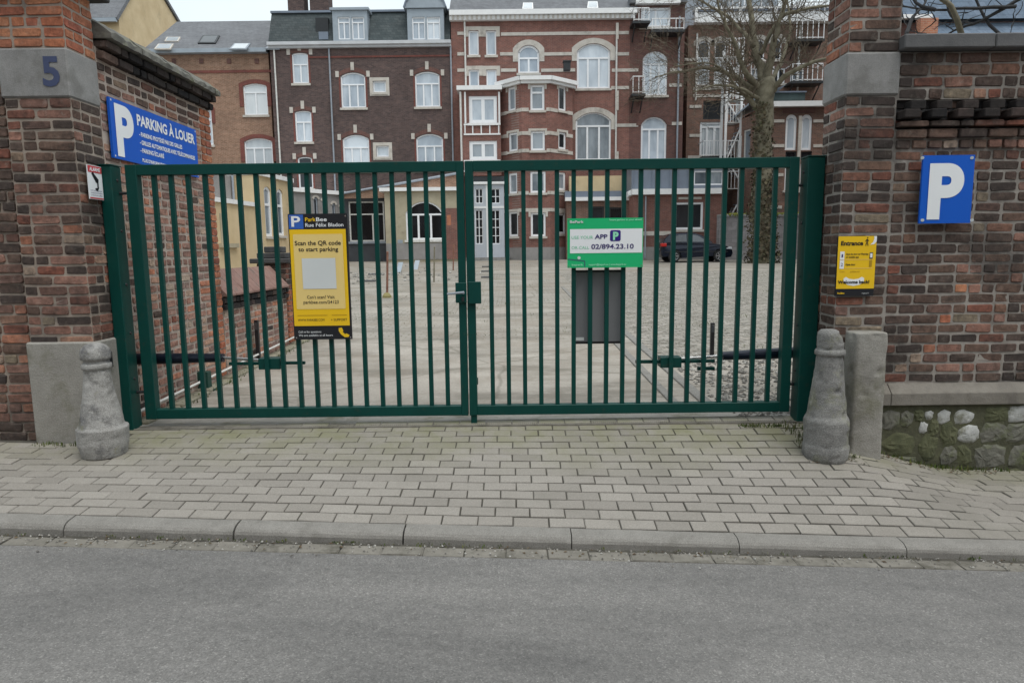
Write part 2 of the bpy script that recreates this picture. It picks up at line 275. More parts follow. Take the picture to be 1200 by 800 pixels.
# ------------------------------------------------------------------ mesh helpers
ORG = {}
def tag(o, label, cat, group=None):
    o['label'] = label; o['category'] = cat
    if group: o['group'] = group
    return o
def thing(name, label, cat, loc=(0, 0, 0), rz=0, group=None):
    o = bpy.data.objects.new(name, None); COL.objects.link(o); o.empty_display_size = .2
    o.location = loc; o.rotation_euler = (0, 0, rz); ORG[o.name] = Vector(loc) if rz == 0 else None
    return tag(o, label, cat, group)
class MB:
    def __init__(s): s.v = []; s.f = []; s.mi = []; s.cur = 0
    def add(s, vs, fs):
        n = len(s.v); s.v += [tuple(v) for v in vs]; s.f += [tuple(i+n for i in f) for f in fs]; s.mi += [s.cur]*len(fs); return s
    def box(s, x0, x1, y0, y1, z0, z1):
        return s.add([(x0, y0, z0), (x1, y0, z0), (x1, y1, z0), (x0, y1, z0), (x0, y0, z1), (x1, y0, z1), (x1, y1, z1), (x0, y1, z1)],
                     [(3, 2, 1, 0), (4, 5, 6, 7), (0, 1, 5, 4), (1, 2, 6, 5), (2, 3, 7, 6), (3, 0, 4, 7)])
    def cbox(s, x0, x1, y0, y1, z0, z1, c=.004):      # box with bevelled long edges: every corner cut
        bm = bmesh.new(); bmesh.ops.create_cube(bm, size=1)
        for v in bm.verts: v.co = Vector(((x0+x1)/2+v.co.x*(x1-x0), (y0+y1)/2+v.co.y*(y1-y0), (z0+z1)/2+v.co.z*(z1-z0)))
        bmesh.ops.bevel(bm, geom=bm.edges[:], offset=c, segments=1, affect='EDGES', profile=.5)
        s.bm(bm); return s
    def bm(s, bm, mat=None):
        bm.verts.index_update()
        s.add([(mat @ v.co if mat else v.co) for v in bm.verts], [[v.index for v in f.verts] for f in bm.faces]); bm.free(); return s
    def quad(s, a, b, c, d): return s.add([a, b, c, d], [(0, 1, 2, 3)])
    def tube(s, p0, p1, r0, r1=None, n=8, cap=True):
        r1 = r0 if r1 is None else r1; p0 = Vector(p0); p1 = Vector(p1); d = (p1-p0).normalized()
        a = d.orthogonal().normalized(); b = d.cross(a); vs = []
        for p, r in ((p0, r0), (p1, r1)):
            for i in range(n): t = 2*math.pi*i/n; vs.append(p+a*math.cos(t)*r+b*math.sin(t)*r)
        fs = [(i, (i+1) % n, n+(i+1) % n, n+i) for i in range(n)]
        if cap: fs += [tuple(range(n-1, -1, -1)), tuple(range(n, 2*n))]
        return s.add(vs, fs)
    def prism(s, poly, y0, y1, axis='y'):             # poly of (a, b): (x, z) for axis y, (y, z) for axis x, (x, y) for axis z
        f = {'y': lambda a, b, t: (a, t, b), 'x': lambda a, b, t: (t, a, b), 'z': lambda a, b, t: (a, b, t)}[axis]
        n = len(poly); vs = [f(a, b, y0) for a, b in poly]+[f(a, b, y1) for a, b in poly]
        return s.add(vs, [tuple(range(n-1, -1, -1)), tuple(range(n, 2*n))]+[(i, (i+1) % n, n+(i+1) % n, n+i) for i in range(n)])
    def lathe(s, cx, cy, prof, n=28, jit=0, fx=1.0):
        vs = []
        for k, (r, z) in enumerate(prof):
            for i in range(n):
                t = 2*math.pi*i/n; rr = r*(1+jit*(random.random()-.5)); vs.append((cx+rr*math.cos(t)*fx, cy+rr*math.sin(t), z))
        m = len(prof); fs = [(k*n+i, k*n+(i+1) % n, (k+1)*n+(i+1) % n, (k+1)*n+i) for k in range(m-1) for i in range(n)]
        fs += [tuple(range(n-1, -1, -1)), tuple(range((m-1)*n, m*n))]
        return s.add(vs, fs)
    def mesh(s, name, mat, off=None, smooth=False):
        me = bpy.data.meshes.new(name)
        vs = s.v if off is None else [(v[0]-off[0], v[1]-off[1], v[2]-off[2]) for v in s.v]
        me.from_pydata(vs, [], s.f)
        for m in (mat if isinstance(mat, (list, tuple)) else [mat]): me.materials.append(M[m] if isinstance(m, str) else m)
        if any(s.mi): me.polygons.foreach_set('material_index', s.mi)
        bm = bmesh.new(); bm.from_mesh(me); bmesh.ops.recalc_face_normals(bm, faces=bm.faces[:]); bm.to_mesh(me); bm.free()
        if smooth: me.polygons.foreach_set('use_smooth', [True]*len(me.polygons))
        me.update(); return me
    def build(s, name, mat, parent=None, kind=None, origin=None, smooth=False, bevel=0, flip=False):
        off = None
        if parent is not None:
            r = parent
            while r.parent: r = r.parent
            off = ORG.get(r.name)
        elif origin is not None: off = Vector(origin)
        o = bpy.data.objects.new(name, s.mesh(name, mat, off, smooth)); COL.objects.link(o)
        if parent is not None: o.parent = parent
        elif origin is not None: o.location = origin; ORG[o.name] = Vector(origin)
        if kind: o['kind'] = kind
        if bevel:
            b = o.modifiers.new('bevel', 'BEVEL'); b.width = bevel; b.segments = 2; b.limit_method = 'ANGLE'
        return o

def text(parent, s, x, z, h, mat, y=-.012, w=None, align='L', bold=.0, name='lettering', rot=0):
    cu = bpy.data.curves.new(name, 'FONT'); cu.body = s; cu.size = 1; cu.offset = bold; cu.resolution_u = 12 if h > .2 else 3
    t = bpy.data.objects.new(name, cu); COL.objects.link(t)
    dg = bpy.context.evaluated_depsgraph_get(); me = bpy.data.meshes.new_from_object(t.evaluated_get(dg))
    bpy.data.objects.remove(t); bpy.data.curves.remove(cu)
    xs = [v.co.x for v in me.vertices]; x0, x1 = min(xs), max(xs)
    sz = h/.70; sx = sz if w is None else w/(x1-x0); W = (x1-x0)*sx
    ox = x - {'L': 0, 'C': W/2, 'R': W}[align]
    for v in me.vertices:
        a, b = (v.co.x-x0)*sx, v.co.y*sz
        v.co = (ox+a, y, z+b)
    me.materials.clear(); me.materials.append(M[mat]); me.name = name
    o = bpy.data.objects.new(name, me); COL.objects.link(o); o.parent = parent; return o
def flat(parent, name, poly, mat, y=-.012, t=.0):
    mb = MB(); n = len(poly); mb.add([(a, y, b) for a, b in poly], [tuple(range(n))])
    me = mb.mesh(name, mat); o = bpy.data.objects.new(name, me); COL.objects.link(o); o.parent = parent; return o
def rect(x0, x1, z0, z1): return [(x0, z0), (x1, z0), (x1, z1), (x0, z1)]
def rrect(x0, x1, z0, z1, r, n=5):
    p = []
    for cx, cz, a0 in ((x1-r, z0+r, -90), (x1-r, z1-r, 0), (x0+r, z1-r, 90), (x0+r, z0+r, 180)):
        for i in range(n+1): a = R(a0+90*i/n); p.append((cx+r*math.cos(a), cz+r*math.sin(a)))
    return p
def disc(cx, cz, r, n=16): return [(cx+r*math.cos(2*math.pi*i/n), cz+r*math.sin(2*math.pi*i/n)) for i in range(n)]
def inst(name, me, parent, loc, rot=(0, 0, 0), sc=(1, 1, 1)):
    o = bpy.data.objects.new(name, me); COL.objects.link(o); o.parent = parent; o.location = loc; o.rotation_euler = rot; o.scale = sc; return o

# ------------------------------------------------------------------ ground shape
def sm(t): t = max(0, min(1, t)); return t*t*(3-2*t)
YK, YG = 3.93, 5.50
def z_kerb(x): return -.235 - .04*max(-14, min(14, x))
def z_gate(x): return -.30*sm((x-2.35)/1.2) - .04*max(0, min(14, x)-3.6) + .04*max(0, -3.6-max(-14, x))
def z_pave(x, y):
    t = (y-YK)/(YG-YK); return z_kerb(x)*(1-t)+z_gate(x)*t
def z_road(x, y): return z_kerb(x) - .072 + .012*(3.7-y if y > 0 else 3.7)
def z_yard(y): return .026*max(0, y-5.6)
setup_mats()
# ------------------------------------------------------------------ the setting: ground, road, pavement, yard
def sheet(name, xs, ys, zf, mat, kind='structure'):
    mb = MB(); mb.v = [(x, y, zf(x, y)) for y in ys for x in xs]; n = len(xs)
    mb.f = [(j*n+i, j*n+i+1, (j+1)*n+i+1, (j+1)*n+i) for j in range(len(ys)-1) for i in range(n-1)]; mb.mi = [0]*len(mb.f)
    return mb.build(name, mat, kind=kind, origin=(0, 0, 0))
def lin(a, b, n): return [a+(b-a)*i/n for i in range(n+1)]
sheet('ground', [-400, -60, -14, 14, 60, 400], [-400, -60, -9, 3.7, 5.6, 30, 60, 400],
      lambda x, y: (z_road(x, y)-.12 if y < 4 else (-.9 if y < 5.7 else z_yard(min(y, 60))-.3)), 'gutter')
sheet('road', [-60]+lin(-14, 14, 14)+[60], [-9, -6, -3, -1, 0]+lin(1, 3.652, 6), z_road, 'asphalt')
gut = sheet('gutter_strip', [-60]+lin(-14, 14, 28)+[60], [3.60, 3.65, 3.815], lambda x, y: z_road(x, 3.7)-.004, 'joint')
sheet('opposite_pavement', [-60, -14, 0, 14, 60], [-14, -9], lambda x, y: z_road(x, -9)+.1, 'joint')
pav = sheet('pavement', [-40, -14]+lin(-13, -4, 18)+lin(-3.8, 4.6, 42)+lin(5, 13, 16)+[14, 40], lin(YK, 5.62, 8), lambda x, y: z_pave(x, y)-.010, 'joint')
ORG['pavement'] = Vector((0, 0, 0))
yard = sheet('yard', [-40, -10, -3.2, 0, 2.4, 10, 40], [5.56, 5.6, 8, 12, 20, 30, 42, 60], lambda x, y: z_yard(y)+.0, 'yard')
ORG['yard'] = Vector((0, 0, 0))

def opposite_row():
    t = thing('terrace_row', 'plain brick terrace across the street facing the gate', 'terrace', (0, -11, -.2))
    MB().box(-26, 26, -19, -11, -1.5, 8.4).build('wall', 'fac_A', t)
    MB().add([(-26.2, -10.8, 8.41), (26.2, -10.8, 8.41), (26.2, -15, 11), (-26.2, -15, 11), (26.2, -19.2, 8.41), (-26.2, -19.2, 8.41)], [(0, 1, 2, 3), (3, 2, 4, 5), (0, 3, 5), (1, 4, 2)]).build('roof', 'slate', t)
    for i in range(-8, 9):
        for z in (.9, 4.4): 
            w_ = MB().box(i*3-.6, i*3+.6, -11, -10.93, z, z+2).build('window', 'frame_white', t); MB().box(i*3-.5, i*3+.5, -10.925, -10.91, z+.1, z+1.9).build('pane', 'pane_mid', w_)
opposite_row()
def block_mesh(name, L, Wd, H, ch, jit, mat):        # a chamfered paving block, top at z = 0
    a, b = L/2, Wd/2; j = lambda s=1: random.uniform(-jit, jit)*s
    vs = []
    for z, ins in ((-H, 0), (-ch, 0), (0, ch)):
        for sx, sy in ((-1, -1), (1, -1), (1, 1), (-1, 1)): vs.append((sx*(a-ins)+j(), sy*(b-ins)+j(), z+(j(.4) if z == 0 else 0)))
    fs = [(0, 1, 5, 4), (1, 2, 6, 5), (2, 3, 7, 6), (3, 0, 4, 7), (4, 5, 9, 8), (5, 6, 10, 9), (6, 7, 11, 10), (7, 4, 8, 11), (8, 9, 10, 11)]
    return MB().add(vs, fs).mesh(name, mat)
pm = [block_mesh('paver', .2135, .1005, .06, .004, .0020, 'paver') for _ in range(6)]
slots = []
for k in range(15):
    y = YK+.062+k*.1105
    x = -14+(k % 2)*.11+random.uniform(-.02, .02)
    while x < 14:
        if not (y > 5.12 and (x > 2.42 or x < -3.2)):
            p = at(0, 0, 1) if False else None
            slots.append((y, abs(x), x))
        x += .2205
near = sorted([s for s in slots if s[1] < 3.9 or s[0] > 99], key=lambda s: (s[0] > 5.0, s[0]))[:300]
ns = set((s[0], s[2]) for s in near); rest = MB()
for y, _, x in slots:
    e = .02; gx = (z_pave(x+e, y)-z_pave(x-e, y))/(2*e); gy = (z_pave(x, y+e)-z_pave(x, y-e))/(2*e)
    loc = (x, y, z_pave(x, y)+random.uniform(-.0025, .0025)); rot = (math.atan(gy)+random.uniform(-.008, .008), -math.atan(gx)+random.uniform(-.006, .006), random.uniform(-.006, .006)+(math.pi if random.random() < .5 else 0))
    if (y, x) in ns:
        if rot[2] > 1: rot = (-rot[0], -rot[1], rot[2])
        inst('paver', random.choice(pm), pav, loc, rot)
    else:
        rot = (rot[0], rot[1], 0); mt = Matrix.Translation(loc) @ Matrix(((1, 0, gx), (0, 1, 0), (0, 0, 1))).to_4x4() @ Matrix.Rotation(rot[0], 4, 'X') @ Matrix.Rotation(rot[1], 4, 'Y')
        me = random.choice(pm); rest.add([mt @ v.co for v in me.vertices], [tuple(p.vertices) for p in me.polygons])
rest.build('paver_field', 'paver', pav, kind='stuff')

ORG['gutter_strip'] = Vector((0, 0, 0))
gm = [block_mesh('gutter_block', .235, .115, .05, .006, .004, 'gutter') for _ in range(4)]
for i in range(-34, 35):
    x = i*.24+.07; inst('gutter_block', random.choice(gm), gut, (x, 3.712+random.uniform(-.004, .004), z_road(x, 3.7)+.004+random.uniform(-.004, .002)), (random.uniform(-.03, .03), math.atan(.04)+random.uniform(-.01, .01), random.uniform(-.01, .01)))
kerb = bpy.data.objects.new('kerb', None); COL.objects.link(kerb); kerb['kind'] = 'structure'; ORG['kerb'] = Vector((0, 0, 0))
jx = at(473, 622, 3.86).x
def kerb_mesh(L):
    prof = [(3.926, -.25), (3.926, -.001), (3.922, .004), (3.862, .000), (3.842, -.004), (3.824, -.012), (3.811, -.024), (3.803, -.040), (3.797, -.25)]
    me = MB(); n = 7
    for i in range(n+1):
        x = L*(i/n-.5)
        for y, z in prof: me.v.append((x, y+random.uniform(-.0018, .0018), z+random.uniform(-.0015, .0015)))
    q = len(prof); me.f = [(i*q+k, i*q+(k+1) % q, (i+1)*q+(k+1) % q, (i+1)*q+k) for i in range(n) for k in range(q)]
    me.f += [tuple(range(q)), tuple(n*q+k for k in range(q-1, -1, -1))]; me.mi = [0]*len(me.f)
    return me.mesh('kerb_stone', 'kerb', smooth=False)
km = [kerb_mesh(.992) for _ in range(3)]
for i in range(-12, 13):
    x = jx+i+.5
    inst('kerb_stone', km[i % 3], kerb, (x, random.uniform(-.003, .003), z_kerb(x)+random.uniform(-.003, .003)), (0, math.atan(.04), random.uniform(-.002, .002)))

# slot drain and threshold under the gate
dr = MB()
for x in [(-3.14+i*.0165) for i in range(int(5.58/.0165))]: dr.box(x, x+.0085, 5.47, 5.545, -.02, .004)
dr.box(-3.15, 2.45, 5.452, 5.472, -.03, .005); dr.box(-3.15, 2.45, 5.543, 5.556, -.03, .005)
dch = dr.build('drain_grating', 'gutter', kind='structure', origin=(0, 0, 0)); 
MB().box(-3.15, 2.45, 5.473, 5.542, -.08, -.05).build('drain_channel', 'black', kind='structure', origin=(0, 0, 0))
MB().box(-3.24, 2.5, 5.557, 5.80, -.1, .006).build('gate_threshold', 'concrete_old', kind='structure', origin=(0, 0, 0))
# two kerb strips running back along the drive
ks = bpy.data.objects.new('drive_edging', None); COL.objects.link(ks); ks['kind'] = 'structure'; ORG['drive_edging'] = Vector((0, 0, 0))
for X, wd, mt in ((1.50, .09, 'kerb'), (1.80, .11, 'kerb')):
    for i in range(14):
        y = 5.83+i*1.0
        mb = MB(); mb.cbox(X-wd/2+random.uniform(-.005, .005), X+wd/2, y+.006, y+.994, -.1, .018, .006)
        for k, v in enumerate(mb.v): mb.v[k] = (v[0], v[1], v[2]+z_yard(v[1]))
        mb.build('edging_stone', mt, ks)
# setts to the right of the edging, and gravel near the gate
sm_ = [block_mesh('sett', .17, .115, .05, .012, .006, 'sett') for _ in range(5)]
def sett_field():
    out = MB(); cnt = 0
    y = 8.3
    r = 0
    while y < 27:
        x = 1.95+(r % 2)*.09
        while x < 1.95+min(16, .46*y+.8):
            if random.random() < .93:
                me = random.choice(sm_); z = z_yard(y)+.012+random.uniform(-.006, .005)
                a = random.uniform(-.05, .05); mt = Matrix.Translation((x, y, z)) @ Matrix.Rotation(a, 4, 'Z') @ Matrix.Rotation(random.uniform(-.04, .04)+.026, 4, 'X')
                if cnt < 300 and y < 12:
                    inst('sett', me, yard, (x, y, z), (.026+random.uniform(-.04, .04), random.uniform(-.03, .03), a)); cnt += 1
                else: out.add([mt @ v.co for v in me.vertices], [tuple(p.vertices) for p in me.polygons])
            x += .18
        y += .125; r += 1
    out.build('sett_field', 'sett', yard, kind='stuff')
sett_field()
gv = MB()
for i in range(2600):
    x = random.uniform(1.9, 4.5); y = 5.65+3.0*random.random()**1.3; r = random.uniform(.008, .03)*(1.6 if random.random() < .06 else 1)
    if x > 2.5 and y < 5.75: continue
    z = z_yard(y); vs = [(random.uniform(.6, 1.2)*r*a+x, random.uniform(.6, 1.2)*r*b+y, z+r*.3+random.uniform(.4, .9)*r*c) for a, b, c in ((1, 0, 0), (0, 1, 0), (-1, 0, 0), (0, -1, 0), (0, 0, 1), (0, 0, -1))]
    gv.add(vs, [(0, 1, 4), (1, 2, 4), (2, 3, 4), (3, 0, 4), (1, 0, 5), (2, 1, 5), (3, 2, 5), (0, 3, 5)])
gv.build('gravel', 'gravel', kind='stuff', origin=(2.5, 6.5, 0))
gr = MB()                                            # grit and crumbs on the gutter and pavement edges
for i in range(900):
    x = random.uniform(-5, 5); y = 3.79-abs(random.gauss(0, .07)); r = random.uniform(.003, .009); z = z_road(x, 3.7)+.005
    gr.add([(x+r, y, z), (x, y+r, z), (x-r, y, z), (x, y-r, z), (x, y, z+r)], [(0, 1, 4), (1, 2, 4), (2, 3, 4), (3, 0, 4)])
gr.build('gutter_grit', 'gravel', kind='stuff', origin=(0, 3.75, -.35))

def blades(mb, x, y, z, n, h, spread, lean=.5):
    for _ in range(n):
        a = random.uniform(0, 6.28); r = spread*math.sqrt(random.random()); bx, by = x+r*math.cos(a), y+r*math.sin(a)
        hh = h*random.uniform(.4, 1.1); w_ = random.uniform(.002, .005); b = random.uniform(0, 6.28); lx, ly = hh*lean*random.random()*math.cos(b), hh*lean*random.random()*math.sin(b)
        px, py = -math.sin(b)*w_, math.cos(b)*w_
        mb.add([(bx-px, by-py, z), (bx+px, by+py, z), (bx+lx*.5+px*.7, by+ly*.5+py*.7, z+hh*.6), (bx+lx*.5-px*.7, by+ly*.5-py*.7, z+hh*.6), (bx+lx, by+ly, z+hh)], [(0, 1, 2, 3), (3, 2, 4)])
wd = MB()
for i in range(60):                                  # tufts in the kerb gutter
    x = random.uniform(-3.6, 3.6); 
    if random.random() < .75: x = random.choice((-1.9, -1.15, -.3, 1.2, 2.3))+random.gauss(0, .25)
    blades(wd, x, 3.79, z_road(x, 3.7)+.004, 5, .018, .03)
for i in range(60):
    x = random.uniform(2.25, 2.6); y = random.uniform(4.85, 5.5); blades(wd, x, y, z_pave(x, y), 7, .06, .05)
for i in range(70): x = random.uniform(2.5, 3.9); blades(wd, x, 5.13+random.uniform(-.03, .03), z_pave(x, 5.1), 5, .04, .03)
for i in range(40): x = random.uniform(-3.8, -3.0); blades(wd, x, 5.12+random.uniform(-.05, .05), z_pave(x, 5.1), 4, .03, .03)
for i in range(90): y = random.uniform(5.8, 11); blades(wd, -3.12+random.uniform(-.06, .08), y, z_yard(y), 5, .05, .04)
for i in range(40): blades(wd, *(lambda p: (p.x, 5.40, z_pave(p.x, 5.4)))(at(random.uniform(870, 915), 500, 5.4)), 5, .03, .04)
for i in range(150): y = random.uniform(8.2, 26); x = random.uniform(2.2, 2.2+.35*y); blades(wd, x, y, z_yard(y), 12, .05, .22)
for i in range(100): y = random.uniform(10.5, 26); x = random.uniform(-.3*y, 1.5); blades(wd, x, y, z_yard(y), 8, .04, .2)
wd.build('weeds', 'grass', kind='stuff', origin=(0, 4, -.3))
dl = MB()
for i in range(420):
    q = random.random()
    if q < .4: x = random.uniform(-4.5, 4.5); y = 3.79-abs(random.gauss(0, .06)); z = z_road(x, 3.7)+.008
    elif q < .7: x = random.uniform(2.2, 2.6); y = random.uniform(4.8, 5.5); z = z_pave(x, y)+.006
    else: x = random.uniform(2.6, 3.8); y = random.uniform(5.02, 5.16); z = z_pave(x, y)+.006
    r = random.uniform(.006, .016); a = random.uniform(0, 6.28); ca, sa = math.cos(a)*r, math.sin(a)*r
    dl.add([(x+ca, y+sa, z), (x-sa*.5, y+ca*.5, z+random.uniform(0, .008)), (x-ca, y-sa, z), (x+sa*.5, y-ca*.5, z+random.uniform(0, .008))], [(0, 1, 2, 3)])
dl.build('dead_leaves', 'dead', kind='stuff', origin=(2.4, 5, -.2))

# ------------------------------------------------------------------ brickwork
def brick_proto(mat):                                # length 1, height 1, face at y = 0 looking to -y
    j = lambda s: random.uniform(-s, s)
    vs = []; cu, cv = random.uniform(.03, .07), random.uniform(.1, .22)
    ring = [(-.5+cu, -.5), (.5-cu, -.5), (.5, -.5+cv), (.5, .5-cv), (.5-cu, .5), (-.5+cu, .5), (-.5, .5-cv), (-.5, -.5+cv)]
    ring = [(a+j(.018), b+j(.06)) for a, b in ring]
    for y, k in ((.11, 1), (.007, 1), (0, .90)):
        for a, b in ring: vs.append((a*(1-(1-k)*.45), y+(j(.003) if y == 0 else 0), b*k+(j(.03) if y == 0 else 0)))
    fs = [(r*8+i, r*8+(i+1) % 8, r*8+8+(i+1) % 8, r*8+8+i) for r in (0, 1) for i in range(8)]+[tuple(range(16, 24))]
    return MB().add(vs, fs).mesh('brick', mat)
BR = {m: [brick_proto(m) for _ in range(7)] for m in ('dark_brick', 'red_brick', 'orange_brick', 'soot_brick', 'weathered_brick')}
def bricks(root, p0, ang, L, z0, z1, matf, course=.0775, joint=.015, first=0, seed=1, holes=(), limit=300, keyf=None, parity=0, off=0, stretch=(.225, .108), zslope=None):
    """courses of single bricks on the plane through p0, u along ang; root is an unrotated Empty"""
    rs = random.Random(seed); e = Vector((math.cos(ang), math.sin(ang), 0)); nrm = Vector((math.sin(ang), -math.cos(ang), 0)); og = ORG[root.name]
    n = max(1, round((z1-z0)/course)); ch = (z1-z0)/n; lst = []
    for k in range(n):
        zc = z0+(k+.5)*ch; u = off if (k+parity) % 2 else 0.0
        first_b = True
        while u < L-.02:
            l = stretch[1] if rs.random() < .36 else stretch[0]
            if first_b and (k+parity) % 2 and not off: l = stretch[1]
            first_b = False
            if L-u-l < .06: l = L-u
            l = min(l, L-u); uc = u+l/2
            if not any(h[0] < uc < h[1] and h[2] < zc < h[3] for h in holes): lst.append((uc, zc, l-joint-rs.uniform(-.002, .007), ch-joint+rs.uniform(-.003, .002), matf(uc, zc, rs)))
            u += l
    if keyf: lst.sort(key=keyf)
    stuff = {}
    for i, (uc, zc, l, h, m) in enumerate(lst):
        out = rs.uniform(-.004, .004); pt = Vector((p0[0], p0[1], 0))+e*uc+nrm*out+Vector((0, 0, zc))-og
        rot = (rs.uniform(-.01, .01), rs.uniform(-.018, .018), ang+rs.uniform(-.008, .008)); me = rs.choice(BR[m])
        if i < limit: inst('brick', me, root, pt, rot, (l, 1, h))
        else:
            mt = Matrix.LocRotScale(pt, __import__('mathutils').Euler(rot), Vector((l, 1, h))); sb = stuff.setdefault(m, MB())
            sb.add([mt @ v.co for v in me.vertices], [tuple(p.vertices) for p in me.polygons])
    for m, sb in stuff.items():
        o = bpy.data.objects.new('brick_field', sb.mesh('brick_field', m)); COL.objects.link(o); o.parent = root; o['kind'] = 'stuff'
    return min(limit, len(lst))

# right gate pillar
RX0, RX1, PY0, PY1 = 2.50, 2.885, 5.20, 5.56
def pillar(name, label, x0, x1, side, stone_z, mat_low, mat_up, zb):
    t = thing(name, label, 'pillar', ((x0+x1)/2, PY0, zb), group='gate pillars')
    core = MB(); g = .006
    xe = x1 if side > 0 else x1-g; core.box(x0+g, xe, PY0+g, PY1-g, zb, stone_z[0]); core.box(x0+g, xe, PY0+g, PY1-g, stone_z[1], 3.40)
    core.build('mortar_core', 'mortar_dark' if side > 0 else 'mortar', t)
    st = MB(); st.cbox(x0-.012, x1+.006, PY0-.012, PY1+.006, stone_z[0], stone_z[1], .012); stone = st.build('stone_block', 'bluestone', t)
    for za, zb_, m, sd in ((zb, stone_z[0], mat_low, 3), (stone_z[1], 3.40, mat_up, 4)):
        par = 0
        bricks(t, (x0, PY0), 0, x1-x0, za, zb_, m, seed=sd+side, limit=400, parity=1)
        if side > 0: bricks(t, (x0, PY1), R(-90), PY1-PY0, za, zb_, m, seed=sd+20, limit=400, parity=0, off=0)
        else: bricks(t, (x1, PY0), R(90), PY1-PY0, za, zb_, m, seed=sd+21, limit=400, parity=0)
    cp = MB(); cp.cbox(x0-.11, x1+.11, PY0-.1, PY1+.08, 3.405, 3.50, .01)
    cx, cy = (x0+x1)/2, (PY0+PY1)/2; cp.add([(x0-.11, PY0-.1, 3.502), (x1+.11, PY0-.1, 3.502), (x1+.11, PY1+.08, 3.502), (x0-.11, PY1+.08, 3.502), (cx, cy, 3.72)], [(0, 1, 4), (1, 2, 4), (2, 3, 4), (3, 0, 4), (3, 2, 1, 0)])
    cp.build('cap_stone', 'coping_dark', t); return t, stone
def m_dark(u, z, rs): return 'dark_brick' if rs.random() < .95 else 'red_brick'
def m_leftlow(u, z, rs): return 'red_brick' if rs.random() < (.45 if z < 2.1 else .12) else 'dark_brick'
def m_or(u, z, rs): return 'orange_brick'
def m_upR(u, z, rs): return 'dark_brick' if rs.random() < .7 else 'red_brick'
rp, _ = pillar('gate_pillar', 'dark brick gate pillar with a grey stone block, beside the small yellow entrance sign', RX0, RX1, 1, (2.546, 2.85), m_dark, m_upR, -.35)
LX0, LX1 = -3.75, -3.25
lp, lstone = pillar('gate_pillar', 'brick gate pillar with orange upper bricks and a rendered concrete foot, beside the alarm notice', LX0, LX1, -1, (2.60, 2.95), m_leftlow, m_or, -.1)
pl = MB(); pl.cbox(LX0-.02, LX1+.022, PY0-.025, PY1+.01, -.12, .775, .012); pl.build('concrete_plinth', 'concrete_old', lp)
bk = MB(); bk.cbox(LX1+.022, LX1+.05, 5.30, 5.345, .55, .68, .006); bk.build('rubber_buffer', 'black', lp)
num = bpy.data.objects.new('tmp', None)
nb = text(lp, '5', .13, 2.685+.1, .2, 'enamel_blue', y=-.016, align='C', bold=.03, name='house_number')

# right street wall
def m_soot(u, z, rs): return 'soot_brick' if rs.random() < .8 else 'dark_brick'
RW1 = 9.0
rw = thing('street_wall', 'dark brick street wall with a dentil band, flat coping and mossy rubble footing', 'wall', (5.5, 5.2, -.4))
MB().box(RX1-.02, RW1, 5.208, 5.54, -.9, 2.30).box(RX1+.002, RW1, 5.208, 5.54, 2.512, 2.85).build('mortar_core', 'mortar_dark', rw)
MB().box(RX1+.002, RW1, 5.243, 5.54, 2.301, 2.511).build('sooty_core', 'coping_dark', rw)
rk = lambda q: (q[0] > 1.25, q[0])
def m_rw(u, z, rs):
    if .3 < u < .75 and .75 < z < 1.2 and rs.random() < .28: return 'orange_brick'
    return 'dark_brick' if rs.random() < .9 else 'red_brick'
n1 = bricks(rw, (RX1+.004, 5.202), 0, RW1-RX1, .372, 2.145, m_rw, seed=11, limit=230, keyf=rk, stretch=(.212, .104))
bricks(rw, (RX1+.004, 5.202), 0, RW1-RX1, 2.51, 2.85, m_rw, seed=12, limit=36, keyf=rk)
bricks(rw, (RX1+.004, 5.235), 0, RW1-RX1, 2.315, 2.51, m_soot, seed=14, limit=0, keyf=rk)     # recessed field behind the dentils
def m_sc(u, z, rs): return 'dark_brick' if rs.random() < .7 else 'red_brick'
bricks(rw, (RX1+.004, 5.165), 0, RW1-RX1, 2.225, 2.30, m_sc, seed=15, limit=10, keyf=rk)
bricks(rw, (RX1+.004, 5.185), 0, RW1-RX1, 2.15, 2.222, m_sc, seed=16, limit=10, keyf=rk, stretch=(.12, .11))
bricks(rw, (RX1+.004, 5.15), 0, RW1-RX1, 2.305, 2.358, m_dark, course=.055, seed=17, limit=10, keyf=rk)
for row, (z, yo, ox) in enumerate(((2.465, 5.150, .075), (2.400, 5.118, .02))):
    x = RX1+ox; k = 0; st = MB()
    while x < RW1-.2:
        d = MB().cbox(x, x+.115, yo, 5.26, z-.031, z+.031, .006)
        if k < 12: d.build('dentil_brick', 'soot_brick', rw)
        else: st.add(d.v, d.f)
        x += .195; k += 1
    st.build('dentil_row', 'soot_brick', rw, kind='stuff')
x = RX1+.02; k = 0
while x < RW1:
    x2 = min(RW1, x+random.uniform(.62, .8))
    MB().cbox(x+(0 if k else -.03), x2-.004, 5.125, 5.60, 2.857, 2.957, .008).build('coping_slab', 'bluestone_dark' if k else 'bluestone_dark', rw)
    x = x2; k += 1
x = RX1-.03; k = 0
while x < RW1:
    x2 = x+(.09 if k == 0 else random.uniform(.9, 1.1))
    mb = MB(); mb.prism([(5.13, .205), (5.13, .30), (5.20, .368), (5.25, .368), (5.25, .205)], x, x2-.004, 'x'); mb.build('ledge_stone', 'ledge_stone', rw, bevel=.006); x = x2; k += 1
